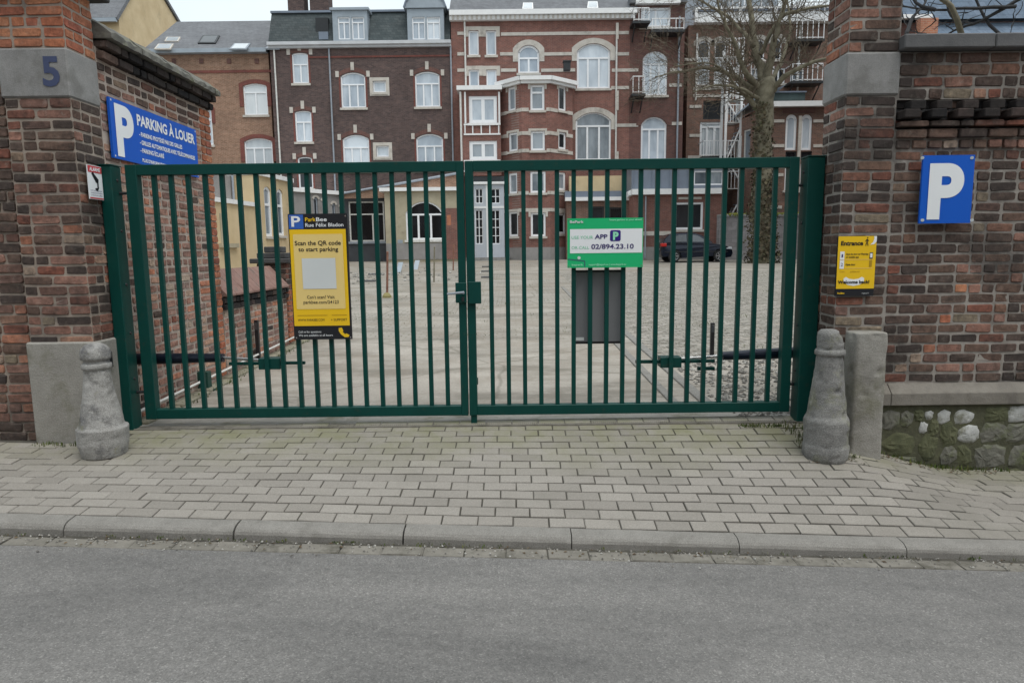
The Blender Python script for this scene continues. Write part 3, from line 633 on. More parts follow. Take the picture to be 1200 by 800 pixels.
def stone_poly(x0, x1, z0, z1, n, jit, mat, y=5.19, d=.06, rs=random):
    ex = .10; x0, x1, z0, z1 = x0-(x1-x0)*ex, x1+(x1-x0)*ex, z0-(z1-z0)*ex*.5, z1+(z1-z0)*ex*.3; cx, cz = (x0+x1)/2, (z0+z1)/2; pts = []
    for i in range(n):
        a = 2*math.pi*(i+.5)/n+rs.uniform(-.2, .2); q = 1/max(abs(math.cos(a)), abs(math.sin(a)))**.75
        pts.append((cx+(x1-x0)/2*math.cos(a)*q*rs.uniform(1-jit, 1), cz+(z1-z0)/2*math.sin(a)*q*rs.uniform(1-jit, 1)))
    dense = []
    for i in range(n):
        (a0, b0), (a1, b1) = pts[i], pts[(i+1) % n]
        for q in (0, .5): dense.append((a0+(a1-a0)*q+(rs.uniform(-.004, .004) if q else 0), b0+(b1-b0)*q+(rs.uniform(-.004, .004) if q else 0)))
    pts = dense; n = len(pts); vs = []
    for k, yy in ((1.0, d), (1.0, .004), (.98, -.012), (.92, -.026), (.66, -.034), (.35, -.036)):
        vs += [(cx+(a-cx)*k, y+yy+(rs.uniform(-.005, .005) if yy < .01 else 0), cz+(b-cz)*k) for a, b in pts]
    vs.append((cx, y-.04, cz)); fs = [(r*n+i, r*n+(i+1) % n, r*n+n+(i+1) % n, r*n+n+i) for r in range(5) for i in range(n)]+[(5*n+i, 5*n+(i+1) % n, 6*n) for i in range(n)]
    return MB().add(vs, fs).build('rubble_stone', mat, rw, smooth=(mat == 'rubble_white'))
def pxr(x0, y0, x1, y1, Y=5.18): a = at(x0, y1, Y); b = at(x1, y0, Y); return a.x, b.x, a.z, b.z
for r_, m, n in (((1030, 477, 1054, 505), 'rubble_gray', 6), ((1028, 503, 1074, 534), 'rubble_green', 5), ((1054, 478, 1070, 500), 'rubble_gray', 6), ((1082, 480, 1093, 492), 'rubble_white', 7), ((1075, 493, 1086, 508), 'rubble_white', 7),
                 ((1096, 478, 1113, 498), 'rubble_white', 6), ((1115, 478, 1140, 497), 'rubble_white', 7), ((1120, 496, 1146, 520), 'rubble_white', 9), ((1074, 506, 1098, 541), 'rubble_green', 8), ((1099, 492, 1122, 526), 'rubble_green', 7),
                 ((1100, 520, 1120, 545), 'rubble_gray', 7), ((1118, 519, 1138, 547), 'rubble_green', 7), ((1086, 490, 1100, 512), 'rubble_green', 7), ((1030, 533, 1073, 543), 'rubble_gray', 6), ((1069, 478, 1082, 494), 'rubble_green', 7), ((1138, 520, 1160, 550), 'rubble_gray', 7)):
    stone_poly(*pxr(*r_), n, .14, m)
rs_ = random.Random(5); x = at(1150, 500, 5.18).x
while x < RW1:
    for z0, z1 in ((.05, .195), (-.12, .06), (-.32, -.11), (-.55, -.31)):
        wd_ = rs_.uniform(.14, .24); stone_poly(x+rs_.uniform(-.03, .03), x+.2, z0, z1, 7, .15, rs_.choice(['rubble_green', 'rubble_gray', 'rubble_gray', 'rubble_white']), rs=rs_)
    x += .2
MB().box(RX1+.01, RW1, 5.165, 5.212, -.9, .2).build('footing_mortar', 'footing_earth', rw)

# left side wall along the yard, tall part
LW0, LW1 = 5.565, 7.32
lw = thing('side_wall', 'tall weathered brick side wall with a pitched mossy coping, behind the blue rental sign', 'wall', (-3.45, 6.5, 0))
MB().box(-3.60, -3.256, LW0, LW1+.25, -.2, 3.07).build('mortar_core', 'mortar_pink', lw)
def m_lw(u, z, rs):
    if z > 2.75: return 'dark_brick' if rs.random() < .8 else 'red_brick'
    return 'weathered_brick' if rs.random() < .94 else 'dark_brick'
bricks(lw, (-3.25, LW0), R(90), LW1-LW0, .0, 2.965, m_lw, seed=31, joint=.022, stretch=(.215, .105), limit=300, keyf=lambda q: (q[1] < .1, 0), holes=((.08, 1.5, 2.25, 2.67),))
bricks(lw, (-3.245, LW1), R(90), .25, .0, 2.965, m_or, seed=32, limit=80)
bricks(lw, (-3.25-.35, LW1+.252), R(180), 0.01, .0, 2.9, m_or, seed=33, limit=0) if False else None
bricks(lw, (-3.20, LW0), R(90), LW1-LW0+.25, 2.968, 3.045, m_soot, seed=34, limit=20)
bricks(lw, (-3.165, LW0), R(90), LW1-LW0+.25, 3.05, 3.125, m_soot, seed=35, limit=20)
y = LW0
while y < LW1+.25:
    y2 = min(LW1+.28, y+random.uniform(.42, .55)); mb = MB()
    q = [(-3.12, 3.128), (-3.12, 3.17), (-3.17, 3.205), (-3.23, 3.25), (-3.29, 3.285), (-3.36, 3.33), (-3.43, 3.355), (-3.59, 3.26), (-3.75, 3.17), (-3.75, 3.128)]
    for r in range(9):
        yy = y+(y2-.008-y)*r/8; mb.v += [(a+random.uniform(-.008, .008), yy, b+random.uniform(-.012, .012)*(b > 3.14)) for a, b in q]
    m_ = len(q); mb.f = [(r*m_+k, r*m_+(k+1) % m_, r*m_+m_+(k+1) % m_, r*m_+m_+k) for r in range(8) for k in range(m_)]+[tuple(range(m_)), tuple(8*m_+k for k in range(m_-1, -1, -1))]; mb.mi = [0]*len(mb.f)
    mb.build('coping_stone', 'coping_moss', lw); y = y2
# low end of the wall, a thing of its own
lo = thing('low_wall', 'low brick garden wall with pitched tile coping, ending in a stepped brick pier', 'wall', (-3.45, 8.8, z_yard(8.8)))
MB().box(-3.60, -3.256, 7.60, 9.75, -.1, .86).build('mortar_core', 'mortar_pink', lo)
bricks(lo, (-3.25, 7.60), R(90), 2.15, .02, .80, m_lw, seed=41, joint=.022, limit=200)
bricks(lo, (-3.225, 7.58), R(90), 2.2, .80, .955, m_soot, seed=42, limit=60)
y = 7.60
while y < 9.72:
    mb = MB(); mb.prism([(-3.20, .96), (-3.20, .985), (-3.46, 1.27), (-3.70, .985), (-3.70, .96)], y, y+.262, 'y'); mb.build('coping_tile', 'red_trim_stone', lo, bevel=.006); y += .268
MB().box(-3.66, -3.25, 9.78, 10.18, 0, 1.30).build('pier_core', 'mortar', lo)
bricks(lo, (-3.236, 9.766), R(90), .43, .06, 1.30, lambda u, z, rs: 'orange_brick' if z < .95 else 'dark_brick', seed=43, limit=80)
bricks(lo, (-3.67, 9.766), 0, .43, .06, 1.30, lambda u, z, rs: 'orange_brick' if z < .95 else 'dark_brick', seed=44, limit=80)
MB().cbox(-3.74, -3.17, 9.70, 10.25, 1.302, 1.37, .01).cbox(-3.66, -3.25, 9.78, 10.17, 1.372, 1.45, .01).cbox(-3.58, -3.33, 9.86, 10.09, 1.452, 1.54, .01).build('pier_cap', 'coping_dark', lo)
# conduit and mossy foot strip along the wall base
cd = MB(); y = 5.62
while y < 10: cd.tube((-3.19, y, z_yard(y)+.115), (-3.19, min(y+1, 10), z_yard(min(10, y+1))+.115), .013, n=8); y += 1
tag(cd.build('conduit_pipe', 'pipe_white', origin=(-3.19, 7.8, .1)), 'thin white conduit pipe running along the foot of the left side wall', 'pipe')
fs_ = MB(); 
for i in range(8):
    y = 5.6+i*.6; fs_.cbox(-3.25, -3.10+random.uniform(-.01, .01), y, y+.595, -.1, z_yard(y)+.035, .012)
fs_.build('wall_foot_strip', 'concrete_mossy', kind='structure', origin=(0, 0, 0))
# wall carrying on to the left of the left pillar
lf = thing('street_wall', 'brick street wall carrying on left of the pillar with orange upper bricks', 'wall', (-6, 5.2, 0))
MB().box(-9, LX0-.004, 5.23, 5.5, -.3, 3.1).build('mortar_core', 'mortar', lf)
bricks(lf, (-9, 5.216), 0, 9+LX0-.006, -.1, 3.1, m_leftlow, seed=51, limit=0)
MB().cbox(-9, LX0-.115, 5.15, 5.55, 3.105, 3.2, .01).build('coping_slab', 'bluestone_dark', lf)

# ------------------------------------------------------------------ stone bollards and post
from mathutils import noise as mnoise
def dense_prof(p, st=.012):
    out = []
    for (r0, z0), (r1, z1) in zip(p, p[1:]):
        n = max(1, int(math.hypot(r1-r0, z1-z0)/st)); out += [(r0+(r1-r0)*i/n, z0+(z1-z0)*i/n) for i in range(n)]
    return out+[p[-1]]
def weather(mb, cx, cy, amp, seed):
    for i, v in enumerate(mb.v):
        p = Vector(v); o_ = Vector((seed, 0, 0)); n1_ = mnoise.noise(p*9+o_); n2_ = mnoise.noise(p*28+o_); d = Vector((v[0]-cx, v[1]-cy, 0))
        if d.length > .01: d.normalize()
        chip = -max(0, mnoise.noise(p*14+o_*2)-.38)*.05
        mb.v[i] = tuple(p+d*(n1_*amp+n2_*amp*.45+chip))
    return mb

b1 = MB().lathe(-3.08, 4.93, dense_prof([(.150, -.05), (.162, .0), (.172, .05), (.174, .16), (.172, .17), (.154, .176), (.150, .19), (.134, .28), (.116, .37), (.098, .47), (.088, .56), (.086, .60), (.087, .606), (.099, .61), (.100, .64), (.098, .645), (.086, .65), (.086, .672), (.088, .676), (.101, .68), (.104, .70), (.103, .725), (.094, .755), (.072, .78), (.035, .797), (.004, .80)]), 56, .004); weather(b1, -3.08, 4.93, .006, 3)
o = b1.build('stone_bollard', 'bollard_stone', origin=(-3.08, 4.93, 0), smooth=True)
tag(o, 'pale grey stone bollard with a domed head, below the alarm notice', 'bollard', 'stone guard bollards')
zb = z_pave(2.35, 4.95)
b2 = MB().lathe(2.35, 4.93, dense_prof([(.140, zb-.05), (.158, zb-.01), (.162, zb+.03), (.161, zb+.08), (.155, zb+.09), (.156, zb+.27), (.152, zb+.285), (.138, zb+.31), (.130, zb+.38), (.112, zb+.54), (.096, zb+.70), (.090, zb+.755), (.091, zb+.76), (.105, zb+.764), (.106, zb+.79), (.102, zb+.80), (.092, zb+.806), (.096, zb+.83), (.095, zb+.89), (.088, zb+.925), (.07, zb+.945), (.02, zb+.952)]), 52, .004); weather(b2, 2.35, 4.93, .008, 8)
for i, v in enumerate(b2.v):                          # chipped shoulder
    if v[2] > zb+.86 and v[0] > 2.38: b2.v[i] = (v[0]-.01, v[1], v[2]-.03)
o = b2.build('stone_bollard', 'bollard_dark', origin=(2.35, 4.93, zb), smooth=True)
tag(o, 'dark worn stone bollard with a chipped head, leaning close to the concrete guard post', 'bollard', 'stone guard bollards')
cp = MB(); ring = []
for k, z in enumerate([-.2+i*.02 for i in range(49)]+[.775, .79, .80]):
    for i in range(48):
        a = 2*math.pi*i/48; q = .13*(1-.0*k)*(1 if z < .77 else .975 if z < .795 else .93); s_ = max(abs(math.cos(a)), abs(math.sin(a)))**-.55
        cp.v.append((2.69+q*s_*math.cos(a)*1.02+0, 5.075+.105*s_*math.sin(a), z-.005))
cp.f = [(k*48+i, k*48+(i+1) % 48, (k+1)*48+(i+1) % 48, (k+1)*48+i) for k in range(51) for i in range(48)]+[tuple(range(51*48, 52*48)), tuple(range(47, -1, -1))]; cp.mi = [0]*len(cp.f); weather(cp, 2.69, 5.075, .006, 5)
tag(cp.build('guard_post', 'concrete_old', origin=(2.69, 5.075, -.16), smooth=True), 'squat pale concrete guard post standing against the right brick pillar', 'post')
# ------------------------------------------------------------------ the gate
GY = 5.55
def bolt(parent, p, axis, r=.012, l=.008, mat='dark_metal'):
    a = Vector(p); return MB().tube(a, a+Vector(axis)*l, r, r*.8, 8).build('bolt', mat, parent)
def gate_post(label, x0, x1, inner):
    t = thing('gate_post', label, 'gate post', ((x0+x1)/2, 5.52, 0), group='green steel gate posts')
    MB().cbox(x0, x1, 5.455, 5.595, -.12, 2.14, .006).build('post_tube', 'green', t)
    MB().cbox(x0-.004 if inner < 0 else x0-.004, x1+.004, 5.45, 5.60, 2.141, 2.150, .002).build('cap_plate', 'green', t)
    xi = x1 if inner > 0 else x0
    for z in (2.03, 1.63, 1.20, .80, .42): bolt(t, (xi, 5.53, z), (inner, 0, 0))
    return t
gate_post('left green steel gate post, close against the pillar with the alarm notice', -3.245, -3.15, 1)
gate_post('right green steel gate post, close against the pillar with the yellow entrance sign', 2.355, 2.492, -1)
def leaf(label, hx, stile_h, stile_l, b0, b1):
    t = thing('gate_leaf', label, 'gate', (hx, GY, .07), group='leaves of the green double gate')
    xa, xb = min(stile_h[0], stile_l[0]), max(stile_h[1], stile_l[1])
    zt, zb_ = 2.15, .072
    MB().cbox(stile_h[0], stile_h[1], 5.515, 5.595, zb_, zt, .004).build('hinge_stile', 'green', t)
    MB().cbox(stile_l[0], stile_l[1], 5.518, 5.592, zb_, zt-.001, .004).build('lock_stile', 'green', t)
    i0 = stile_h[1] if hx < 0 else stile_l[1]; i1 = stile_l[0] if hx < 0 else stile_h[0]
    MB().cbox(i0-.002, i1+.002, 5.520, 5.590, zt-.082, zt, .004).build('top_rail', 'green', t)
    MB().cbox(i0-.002, i1+.002, 5.520, 5.590, zb_+.001, zb_+.083, .004).build('bottom_rail', 'green', t)
    me = MB().cbox(-.0175, .0175, -.0175, .0175, 0, zt-zb_-.163, .002).mesh('bar', 'green')
    for i in range(18): inst('bar', me, t, (b0+(b1-b0)*i/17-hx, .004, zb_+.083-.07))
    for z in (.30, 1.93):
        s_ = -1 if hx < 0 else 1; xs = stile_h[0] if hx < 0 else stile_h[1]
        MB().tube((xs+s_*.085, 5.555, z), (xs, 5.555, z), .012, n=8).build('hinge_pin', 'dark_metal', t)
    return t
lL = leaf('left leaf of the green barred gate, carrying the tall yellow parking board', -3.07, (-3.075, -2.985), (-.432, -.372), at(180, 205, GY).x, at(518.5, 205, GY).x)
lR = leaf('right leaf of the green barred gate, carrying the bright green call board', 2.31, (2.235, 2.315), (-.362, -.296), at(573.6, 205, GY).x, at(909, 205, GY).x)
def bx(parent, name, px0, py0, px1, py1, y0, y1, mat, c=.004):
    a = at(px0, py1, y0); b = at(px1, py0, y0); return MB().cbox(a.x, b.x, y0, y1, a.z, b.z, c).build(name, mat, parent)
bx(lL, 'lock_case', 534, 331, 546.5, 355, 5.500, 5.516, 'green')
MB().tube(at(543, 343, 5.49), at(543, 343, 5.45), .011).tube(at(544, 342.5, 5.455), at(524, 344.5, 5.455), .010, .008).build('door_handle', 'pipe_grey', lL)
bx(lL, 'lock_cylinder', 541, 348, 544, 353, 5.490, 5.501, 'dark_metal', .002)
bx(lR, 'strike_box', 549, 330, 563.5, 356, 5.485, 5.516, 'green')
MB().cbox(-.345, -.305, 5.600, 5.635, .0, .55, .003).build('drop_bolt', 'green', lR)
MB().cbox(-.352, -.302, 5.53, 5.575, .0, .071, .003).build('foot', 'green', lR)
for z in (1.05, .35): MB().cbox(-.352, -.29, 5.593, 5.60, z-.03, z+.03, .002).build('bolt_bracket', 'green', lR)

def opener(label, tube, rod, rail, brk, lowb):
    p0 = at(*tube[0]); t = thing('gate_opener', label, 'gate opener', (p0.x, p0.y, p0.z), group='gate opener arms')
    a, b = at(*tube[0]), at(*tube[1]); m = a.lerp(b, .62)
    MB().tube(a, m, .050, .046, 14).tube(m, b, .044, .036, 14).build('motor_tube', 'navy', t, smooth=False)
    MB().tube(b, at(*rod), .013, n=10).build('push_rod', 'steel', t)
    bx(t, 'mounting_rail', rail[0], rail[1], rail[2], rail[3], 5.592, 5.62, 'green', .003)
    bx(t, 'rod_bracket', brk[0], brk[1], brk[2], brk[3], 5.560, 5.68, 'green', .004)
    if lowb: bx(t, 'stop_bracket', lowb[0], lowb[1], lowb[2], lowb[3], 5.62, 5.66, 'green', .003)
    rr = (rail[2]-rail[0])/8
    for i in range(8): 
        q = at(rail[0]+rr*(i+.5), (rail[1]+rail[3])/2, 5.592); MB().tube(q, q-Vector((0, .003, 0)), .006, n=6).build('screw', 'dark_metal', t)
opener('left navy gate opener arm low behind the leaf with the yellow board', ((138, 421, 5.76), (262, 419, 5.70)), (318, 423, 5.65), (268, 423.5, 357, 428), (303, 420, 328, 433), None)
opener('right navy gate opener arm low behind the leaf with the green board', ((950, 412, 5.76), (846, 417, 5.70)), (790, 421, 5.65), (745, 421, 838, 426), (774, 418.5, 799, 431), (818, 430, 838, 434))
def beam(label, px, y0, y1, Y):
    b = at(px, y1, Y); g = z_yard(Y); a = at(px, y0, Y)
    t = thing('photocell_post', label, 'photocell post', (b.x, Y, g), group='black photocell posts')
    MB().cbox(b.x-.024, b.x+.024, Y-.022, Y+.022, g+.006, a.z, .004).build('column', 'black', t)
    MB().cbox(b.x-.05, b.x+.05, Y-.05, Y+.05, g-.004, g+.007, .003).build('base_plate', 'black', t)
    MB().cbox(b.x-.017, b.x+.017, Y-.0235, Y-.020, a.z-.12, a.z-.03, .001).build('lens', 'car_glass', t)
beam('black photocell post standing near the left side wall behind the gate', 303, 375, 418, 8.4)
beam('black photocell post standing by the gravel behind the right gate leaf', 834, 378, 418, 8.4)
q = at(236, 452, 6.9); gz = z_yard(6.9)
t = thing('gate_stop', 'small green steel gate stop fixed to the ground by the left side wall', 'gate stop', (q.x, 6.9, gz))
MB().cbox(q.x-.09, q.x+.14, 6.86, 6.94, gz-.003, gz+.02, .003).build('base_plate', 'green_dark', t)
MB().cbox(q.x-.03, q.x+.09, 6.86, 6.95, gz+.021, gz+.20, .004).build('stop_post', 'green_dark', t)
MB().prism([(q.x-.14, gz+.022), (q.x-.031, gz+.022), (q.x-.031, gz+.15)], 6.87, 6.94).build('brace', 'green_dark', t)

# ------------------------------------------------------------------ signs and lettering
def board(name, label, cat, px0, py0, px1, py1, Y, t, mat, r=0):
    a = at(px0, py1, Y); b = at(px1, py0, Y); c = (a+b)/2
    o = thing(name, label, cat, (c.x, Y, c.z)); hx, hz = (b.x-a.x)/2, (b.z-a.z)/2
    mb = MB(); mb.prism(rrect(c.x-hx, c.x+hx, c.z-hz, c.z+hz, r) if r else rect(c.x-hx, c.x+hx, c.z-hz, c.z+hz), Y, Y+t); mb.build('board', mat, o)
    sx = 2*hx/(px1-px0); sz = 2*hz/(py1-py0)
    return o, (lambda x, y: ((x-(px0+px1)/2)*sx, ((py0+py1)/2-y)*sz)), sx
def prect(o, L, name, x0, y0, x1, y1, mat, y, r=0):
    a = L(x0, y1); b = L(x1, y0); return flat(o, name, rrect(a[0], b[0], a[1], b[1], r) if r else rect(a[0], b[0], a[1], b[1]), mat, y)
def ptext(o, L, k, s, x0, base, capy, mat, x1=None, y=-.004, bold=0, align='L'):
    a = L(x0, base); return text(o, s, a[0], a[1], capy*k, mat, y=y, w=None if x1 is None else (x1-x0)*k, align=align, bold=bold)
# tall yellow board (coordinates as measured on the photograph, upright)
o, L, k = board('parking_board', 'tall yellow and black parking board on the left gate leaf', 'sign', 345, 250, 406.5, 398, 5.500, .012, 's_black', 0)
X = 2.5
prect(o, L, 'blue_panel', 346, 251, 361, 267.3, 's_pblue', -.002)
ptext(o, L, k, 'P', 348.6, 264.5, 10.5, 's_white', 358, bold=.02)
ptext(o, L, k, 'Park', 363, 258.8, 4.0, 's_yellow', 374, bold=.015)
ptext(o, L, k, 'Bee', 374.4, 258.8, 4.0, 's_white', 385.5, bold=.015)
ptext(o, L, k, 'Rue Félix Bladon', 363, 265.0, 3.7, 's_white', 402.5, bold=.01)
prect(o, L, 'yellow_panel', 346, 268, 404.5, 381.5, 's_yellow', -.002)
prect(o, L, 'pale_panel', 349.5, 273.5, 401, 361.5, 's_pale', -.004, .01)
ptext(o, L, k, 'Scan the QR code', 351, 286.2, 4.4, 's_black', 399, y=-.006, bold=.015)
ptext(o, L, k, 'to start parking', 354.5, 293.4, 4.2, 's_black', 396, y=-.006, bold=.015)
prect(o, L, 'white_square', 357.5, 301.5, 392.5, 337.5, 's_white_dull', -.006)
ptext(o, L, k, "Can't scan? Visit", 361, 349, 3.3, 's_black', 390, y=-.006, bold=.005)
ptext(o, L, k, 'parkbee.com/24123', 357, 355, 3.3, 's_black', 394, y=-.006, bold=.005)
prect(o, L, 'rule', 350, 368.6, 381.5, 369.2, 's_ochre', -.004); prect(o, L, 'rule', 386, 368.6, 402, 369.2, 's_ochre', -.004)
ptext(o, L, k, 'WWW.PARKBEE.COM', 350, 375.8, 2.5, 's_black', 378); ptext(o, L, k, '+ SUPPORT', 385, 375.8, 2.5, 's_black', 402)
ptext(o, L, k, 'Call us for questions', 350, 389.8, 2.2, 's_white', 374); ptext(o, L, k, 'We are available at all hours', 350, 394, 2.2, 's_white', 386)
ph = [(392.5, 384.5), (396, 384), (397.5, 388), (396.6, 389), (399, 391.8), (400.6, 391), (403.8, 393), (402.6, 395.4), (398.5, 395.5), (394.5, 391.8), (392.6, 388)]
flat(o, 'phone_icon', [L(*p) for p in ph][::-1], 's_yellow', -.002)
for x, y in ((347.5, 253), (404.8, 253), (347.5, 395.6), (404.8, 395.6)): flat(o, 'rivet', disc(*L(x, y), .006, 8), 'steel', -.005)
# green call board
o, L, k = board('call_board', 'bright green and white phone and app board on the right gate leaf', 'sign', 665, 255, 754, 314, 5.500, .012, 's_green')
ptext(o, L, k, 'BePark', 667.8, 260.6, 3.0, 's_white_dull', 684, bold=.03)
ptext(o, L, k, 'Smart parking in your street', 714, 258.2, 2.2, 's_mint', 752, bold=.02)
prect(o, L, 'white_panel', 668, 267.8, 753, 296.5, 's_white', -.002)
ptext(o, L, k, 'USE YOUR', 669.8, 279.4, 3.6, 's_ltext', 695, y=-.004)
ptext(o, L, k, 'APP', 697, 279.4, 4.9, 's_navy_text', 712, y=-.004, bold=.03)
prect(o, L, 'app_icon', 715, 269.5, 727.5, 282.5, 's_navy', -.004, .014)
ptext(o, L, k, 'P', 718.4, 280.6, 8.6, 's_mint', 725, y=-.006, bold=.05)
ptext(o, L, k, 'OR CALL', 669.8, 291.5, 3.4, 's_ltext', 690.5, y=-.004)
ptext(o, L, k, '02/894.23.10', 693, 291.5, 5.4, 's_navy_text', 743, y=-.004, bold=.022)
ptext(o, L, k, 'bepark', 670, 311.4, 2.2, 's_mint', 683.5, bold=.02); ptext(o, L, k, 'support@bepark.eu | www.bepark.eu', 690, 311.4, 2.2, 's_mint', 734, bold=.02)
flat(o, 'white_dot', disc(*L(678.6, 302), .013, 12), 's_white_dull', -.002)
flat(o, 'mark', [L(*p) for p in ((665.6, 303), (685.8, 305.6), (685.8, 312.8), (685, 312.8), (685, 306.4), (665.6, 304))][::-1], 's_navy_text', -.002)
for x, y in ((666.8, 256.8), (752.2, 256.8), (666.8, 312.2), (752.2, 312.2)): flat(o, 'rivet', disc(*L(x, y), .005, 8), 'steel', -.003)
# grey panel behind the bars
o, L, k = board('grey_panel', 'plain grey metal panel with black rim behind the bars under the green board', 'panel', 671, 316, 730, 403, 5.605, .03, 'black')
prect(o, L, 'panel_face', 673.2, 318.6, 727.6, 400.2, 'grey_panel', -.003)
prect(o, L, 'sticker', 674.5, 395, 684.5, 398.8, 's_white_dull', -.006)
# small yellow entrance sign
o, L, k = board('entrance_sign', 'small yellow entrance sign with a black foot on the right brick pillar', 'sign', 979, 276.5, 1027.5, 347, 5.172, .02, 's_black')
prect(o, L, 'yellow_panel', 979, 276.5, 1027.5, 338.3, 's_yellow', -.002)
ptext(o, L, k, 'Entrance', 982.5, 287.0, 5.2, 's_black', 1010.5, bold=.035)
def man(x, y, s): 
    flat(o, 'walking_man', disc(*L(x+.6*s, y-4.6*s), .7*s*k, 8), 's_black', -.004)
    for p in ([(x-.6, y-3.6), (x+1.0, y-3.6), (x+.8, y-.4), (x-.5, y-.4)], [(x-.5, y-.6), (x+.4, y-.6), (x-.9, y+4.2), (x-2.0, y+4.2)], [(x+.0, y-.6), (x+.8, y-.6), (x+2.2, y+4.2), (x+1.2, y+4.2)], [(x+.6, y-3.4), (x+2.8, y-1.4), (x+2.4, y-.9), (x+.4, y-2.6)], [(x-.5, y-3.4), (x-2.4, y-1.2), (x-2.0, y-.8), (x-.3, y-2.5)]):
        flat(o, 'walking_man', [L(*q) for q in p][::-1], 's_black', -.0042)
man(1015.2, 283.6, 1.15)
flat(o, 'white_corner', [L(*p) for p in ((1027.5, 276.6), (1027.5, 283), (1024.5, 286), (1019.5, 286.6), (1023, 283.5), (1024.4, 280), (1024, 276.6))][::-1], 's_white', -.0035)
prect(o, L, 'white_tab', 982, 294.3, 987.5, 304, 's_white', -.004); prect(o, L, 'white_tab', 982, 304.6, 987.5, 314.6, 's_white', -.004)
ptext(o, L, k, '1', 983.8, 301, 4, 's_navy_text', 985.7, y=-.006); ptext(o, L, k, '2', 983.4, 311.4, 4, 's_navy_text', 986, y=-.006)
ptext(o, L, k, 'Open the door via WhatsApp', 989.5, 298.3, 2.0, 's_black', 1018, bold=.03); ptext(o, L, k, 'or mobile app', 989.5, 301.8, 2.0, 's_black', 1006, bold=.03)
ptext(o, L, k, 'Open door', 989.5, 310.6, 2.2, 's_black', 1002, bold=.03)
prect(o, L, 'phone_icon', 1019.5, 295.6, 1023.6, 303.2, 's_black', -.004); prect(o, L, 'phone_icon', 1020.1, 296.6, 1023, 301.8, 's_white', -.005)
prect(o, L, 'phone_icon', 1019.5, 305, 1023, 312.5, 's_ochre', -.004)
prect(o, L, 'rule', 988.5, 303.6, 1024, 304.1, 's_pale', -.004); prect(o, L, 'rule', 988.5, 313.9, 1024, 314.4, 's_pale', -.004)
ptext(o, L, k, 'Contact', 982.5, 318.6, 1.6, 's_ochre', 989); ptext(o, L, k, 'parkbee.com', 996, 318.8, 2.2, 's_ochre', 1008)
flat(o, 'smile', [L(*p) for p in ((988, 326), (991, 324.3), (995, 326.5), (1001, 327.3), (1007, 326.5), (1011, 324.3), (1014.4, 326), (1014, 330), (1009, 333.6), (1001, 335), (993, 333.6), (988.4, 330))][::-1], 's_white', -.003)
ptext(o, L, k, 'Welcome back!', 980.8, 332.0, 3.8, 's_black', 1021, y=-.005, bold=.035)
ptext(o, L, k, 'ParkBee', 981, 344.4, 2.0, 's_yellow', 990, bold=.03); ptext(o, L, k, 'support', 1012, 344.4, 1.6, 's_white_dull', 1021)
# blue P sign on the right wall
o, L, k = board('parking_sign', 'square blue sign with a white letter P on the right street wall', 'sign', 1077, 181.5, 1143, 262, 5.125, .018, 's_blue')
ptext(o, L, k, 'P', 1086, 253.5, 64, 's_white', 1131, y=-.003, bold=.045)
for x, y in ((1081, 185), (1139, 185), (1081, 258), (1139, 258)): MB().tube(Vector(at(x, y, 5.125)), Vector(at(x, y, 5.119)), .012, n=10).build('screw_cap', 's_white_dull', o)
# long blue board on the left side wall (faces the yard side, so it is turned a quarter)
def side_board(name, label, y0, y1, z0, z1, x, t, mat):
    o = thing(name, label, 'sign', (x, y0, z0), R(90)); Wd, Hh = y1-y0, z1-z0
    mb = MB(); mb.box(0, Wd, 0, t, 0, Hh); mb.build('board', mat, o); return o, Wd, Hh
o, Wd, Hh = side_board('rental_board', 'long blue board with a big white P on the tall left side wall', 5.63, 7.14, 2.222, 2.70, -3.215, .02, 's_blue')
def bt(s, u0, u1, base, cap, bold=.02, mat='s_white'): text(o, s, u0*Wd/1.51, base*Hh, cap*Hh, mat, y=-.003, w=(u1-u0)*Wd/1.51, bold=bold)
bt('P', .06, .33, .10, .80, .045)
bt('PARKING À LOUER', .39, 1.46, .69, .185, .035)
bt('- PARKING PROTÉGÉ PAR DES GRILLES', .41, 1.18, .50, .075, .03)
bt('- GRILLES AUTOMATIQUES AVEC TÉLÉCOMMANDES', .41, 1.44, .355, .075, .03)
bt('- PARKING ÉCLAIRÉ', .41, .81, .215, .075, .03)
bt('PLUS D\'INFORMATIONS SUR PLACE', .43, 1.06, .05, .06, .03)
for u, z in ((.015, .96), (.985, .96), (.015, .04), (.985, .04)): flat(o, 'screw_cap', disc(u*Wd, z*Hh, .009, 8), 's_white_dull', -.002)
# alarm notice on the inner face of the left pillar
o, Wd, Hh = side_board('alarm_notice', 'small white and red alarm notice with a camera picture on the left pillar', 5.265, 5.445, 1.868, 2.125, -3.218, .006, 's_white')
flat(o, 'red_panel', rect(.004, Wd-.004, Hh*.79, Hh-.004), 's_red', -.002)
flat(o, 'red_panel', rect(.004, Wd-.004, .004, .014), 's_red', -.002)
text(o, 'ALARME', Wd/2, Hh*.835, Hh*.105, 's_white', y=-.003, w=Wd*.74, align='C', bold=.03)
cxs, czs = Wd*.5, Hh*.58
flat(o, 'camera_picture', [(cxs-.045, czs+.045), (cxs-.03, czs+.06), (cxs+.04, czs+.005), (cxs+.035, czs-.025), (cxs+.005, czs-.02)][::-1], 's_black', -.002)
flat(o, 'camera_picture', [(cxs+.018, czs-.02), (cxs+.034, czs-.02), (cxs+.036, czs-.06), (cxs+.02, czs-.085), (cxs-.012, czs-.075), (cxs-.008, czs-.062), (cxs+.018, czs-.062)][::-1], 's_black', -.0022)
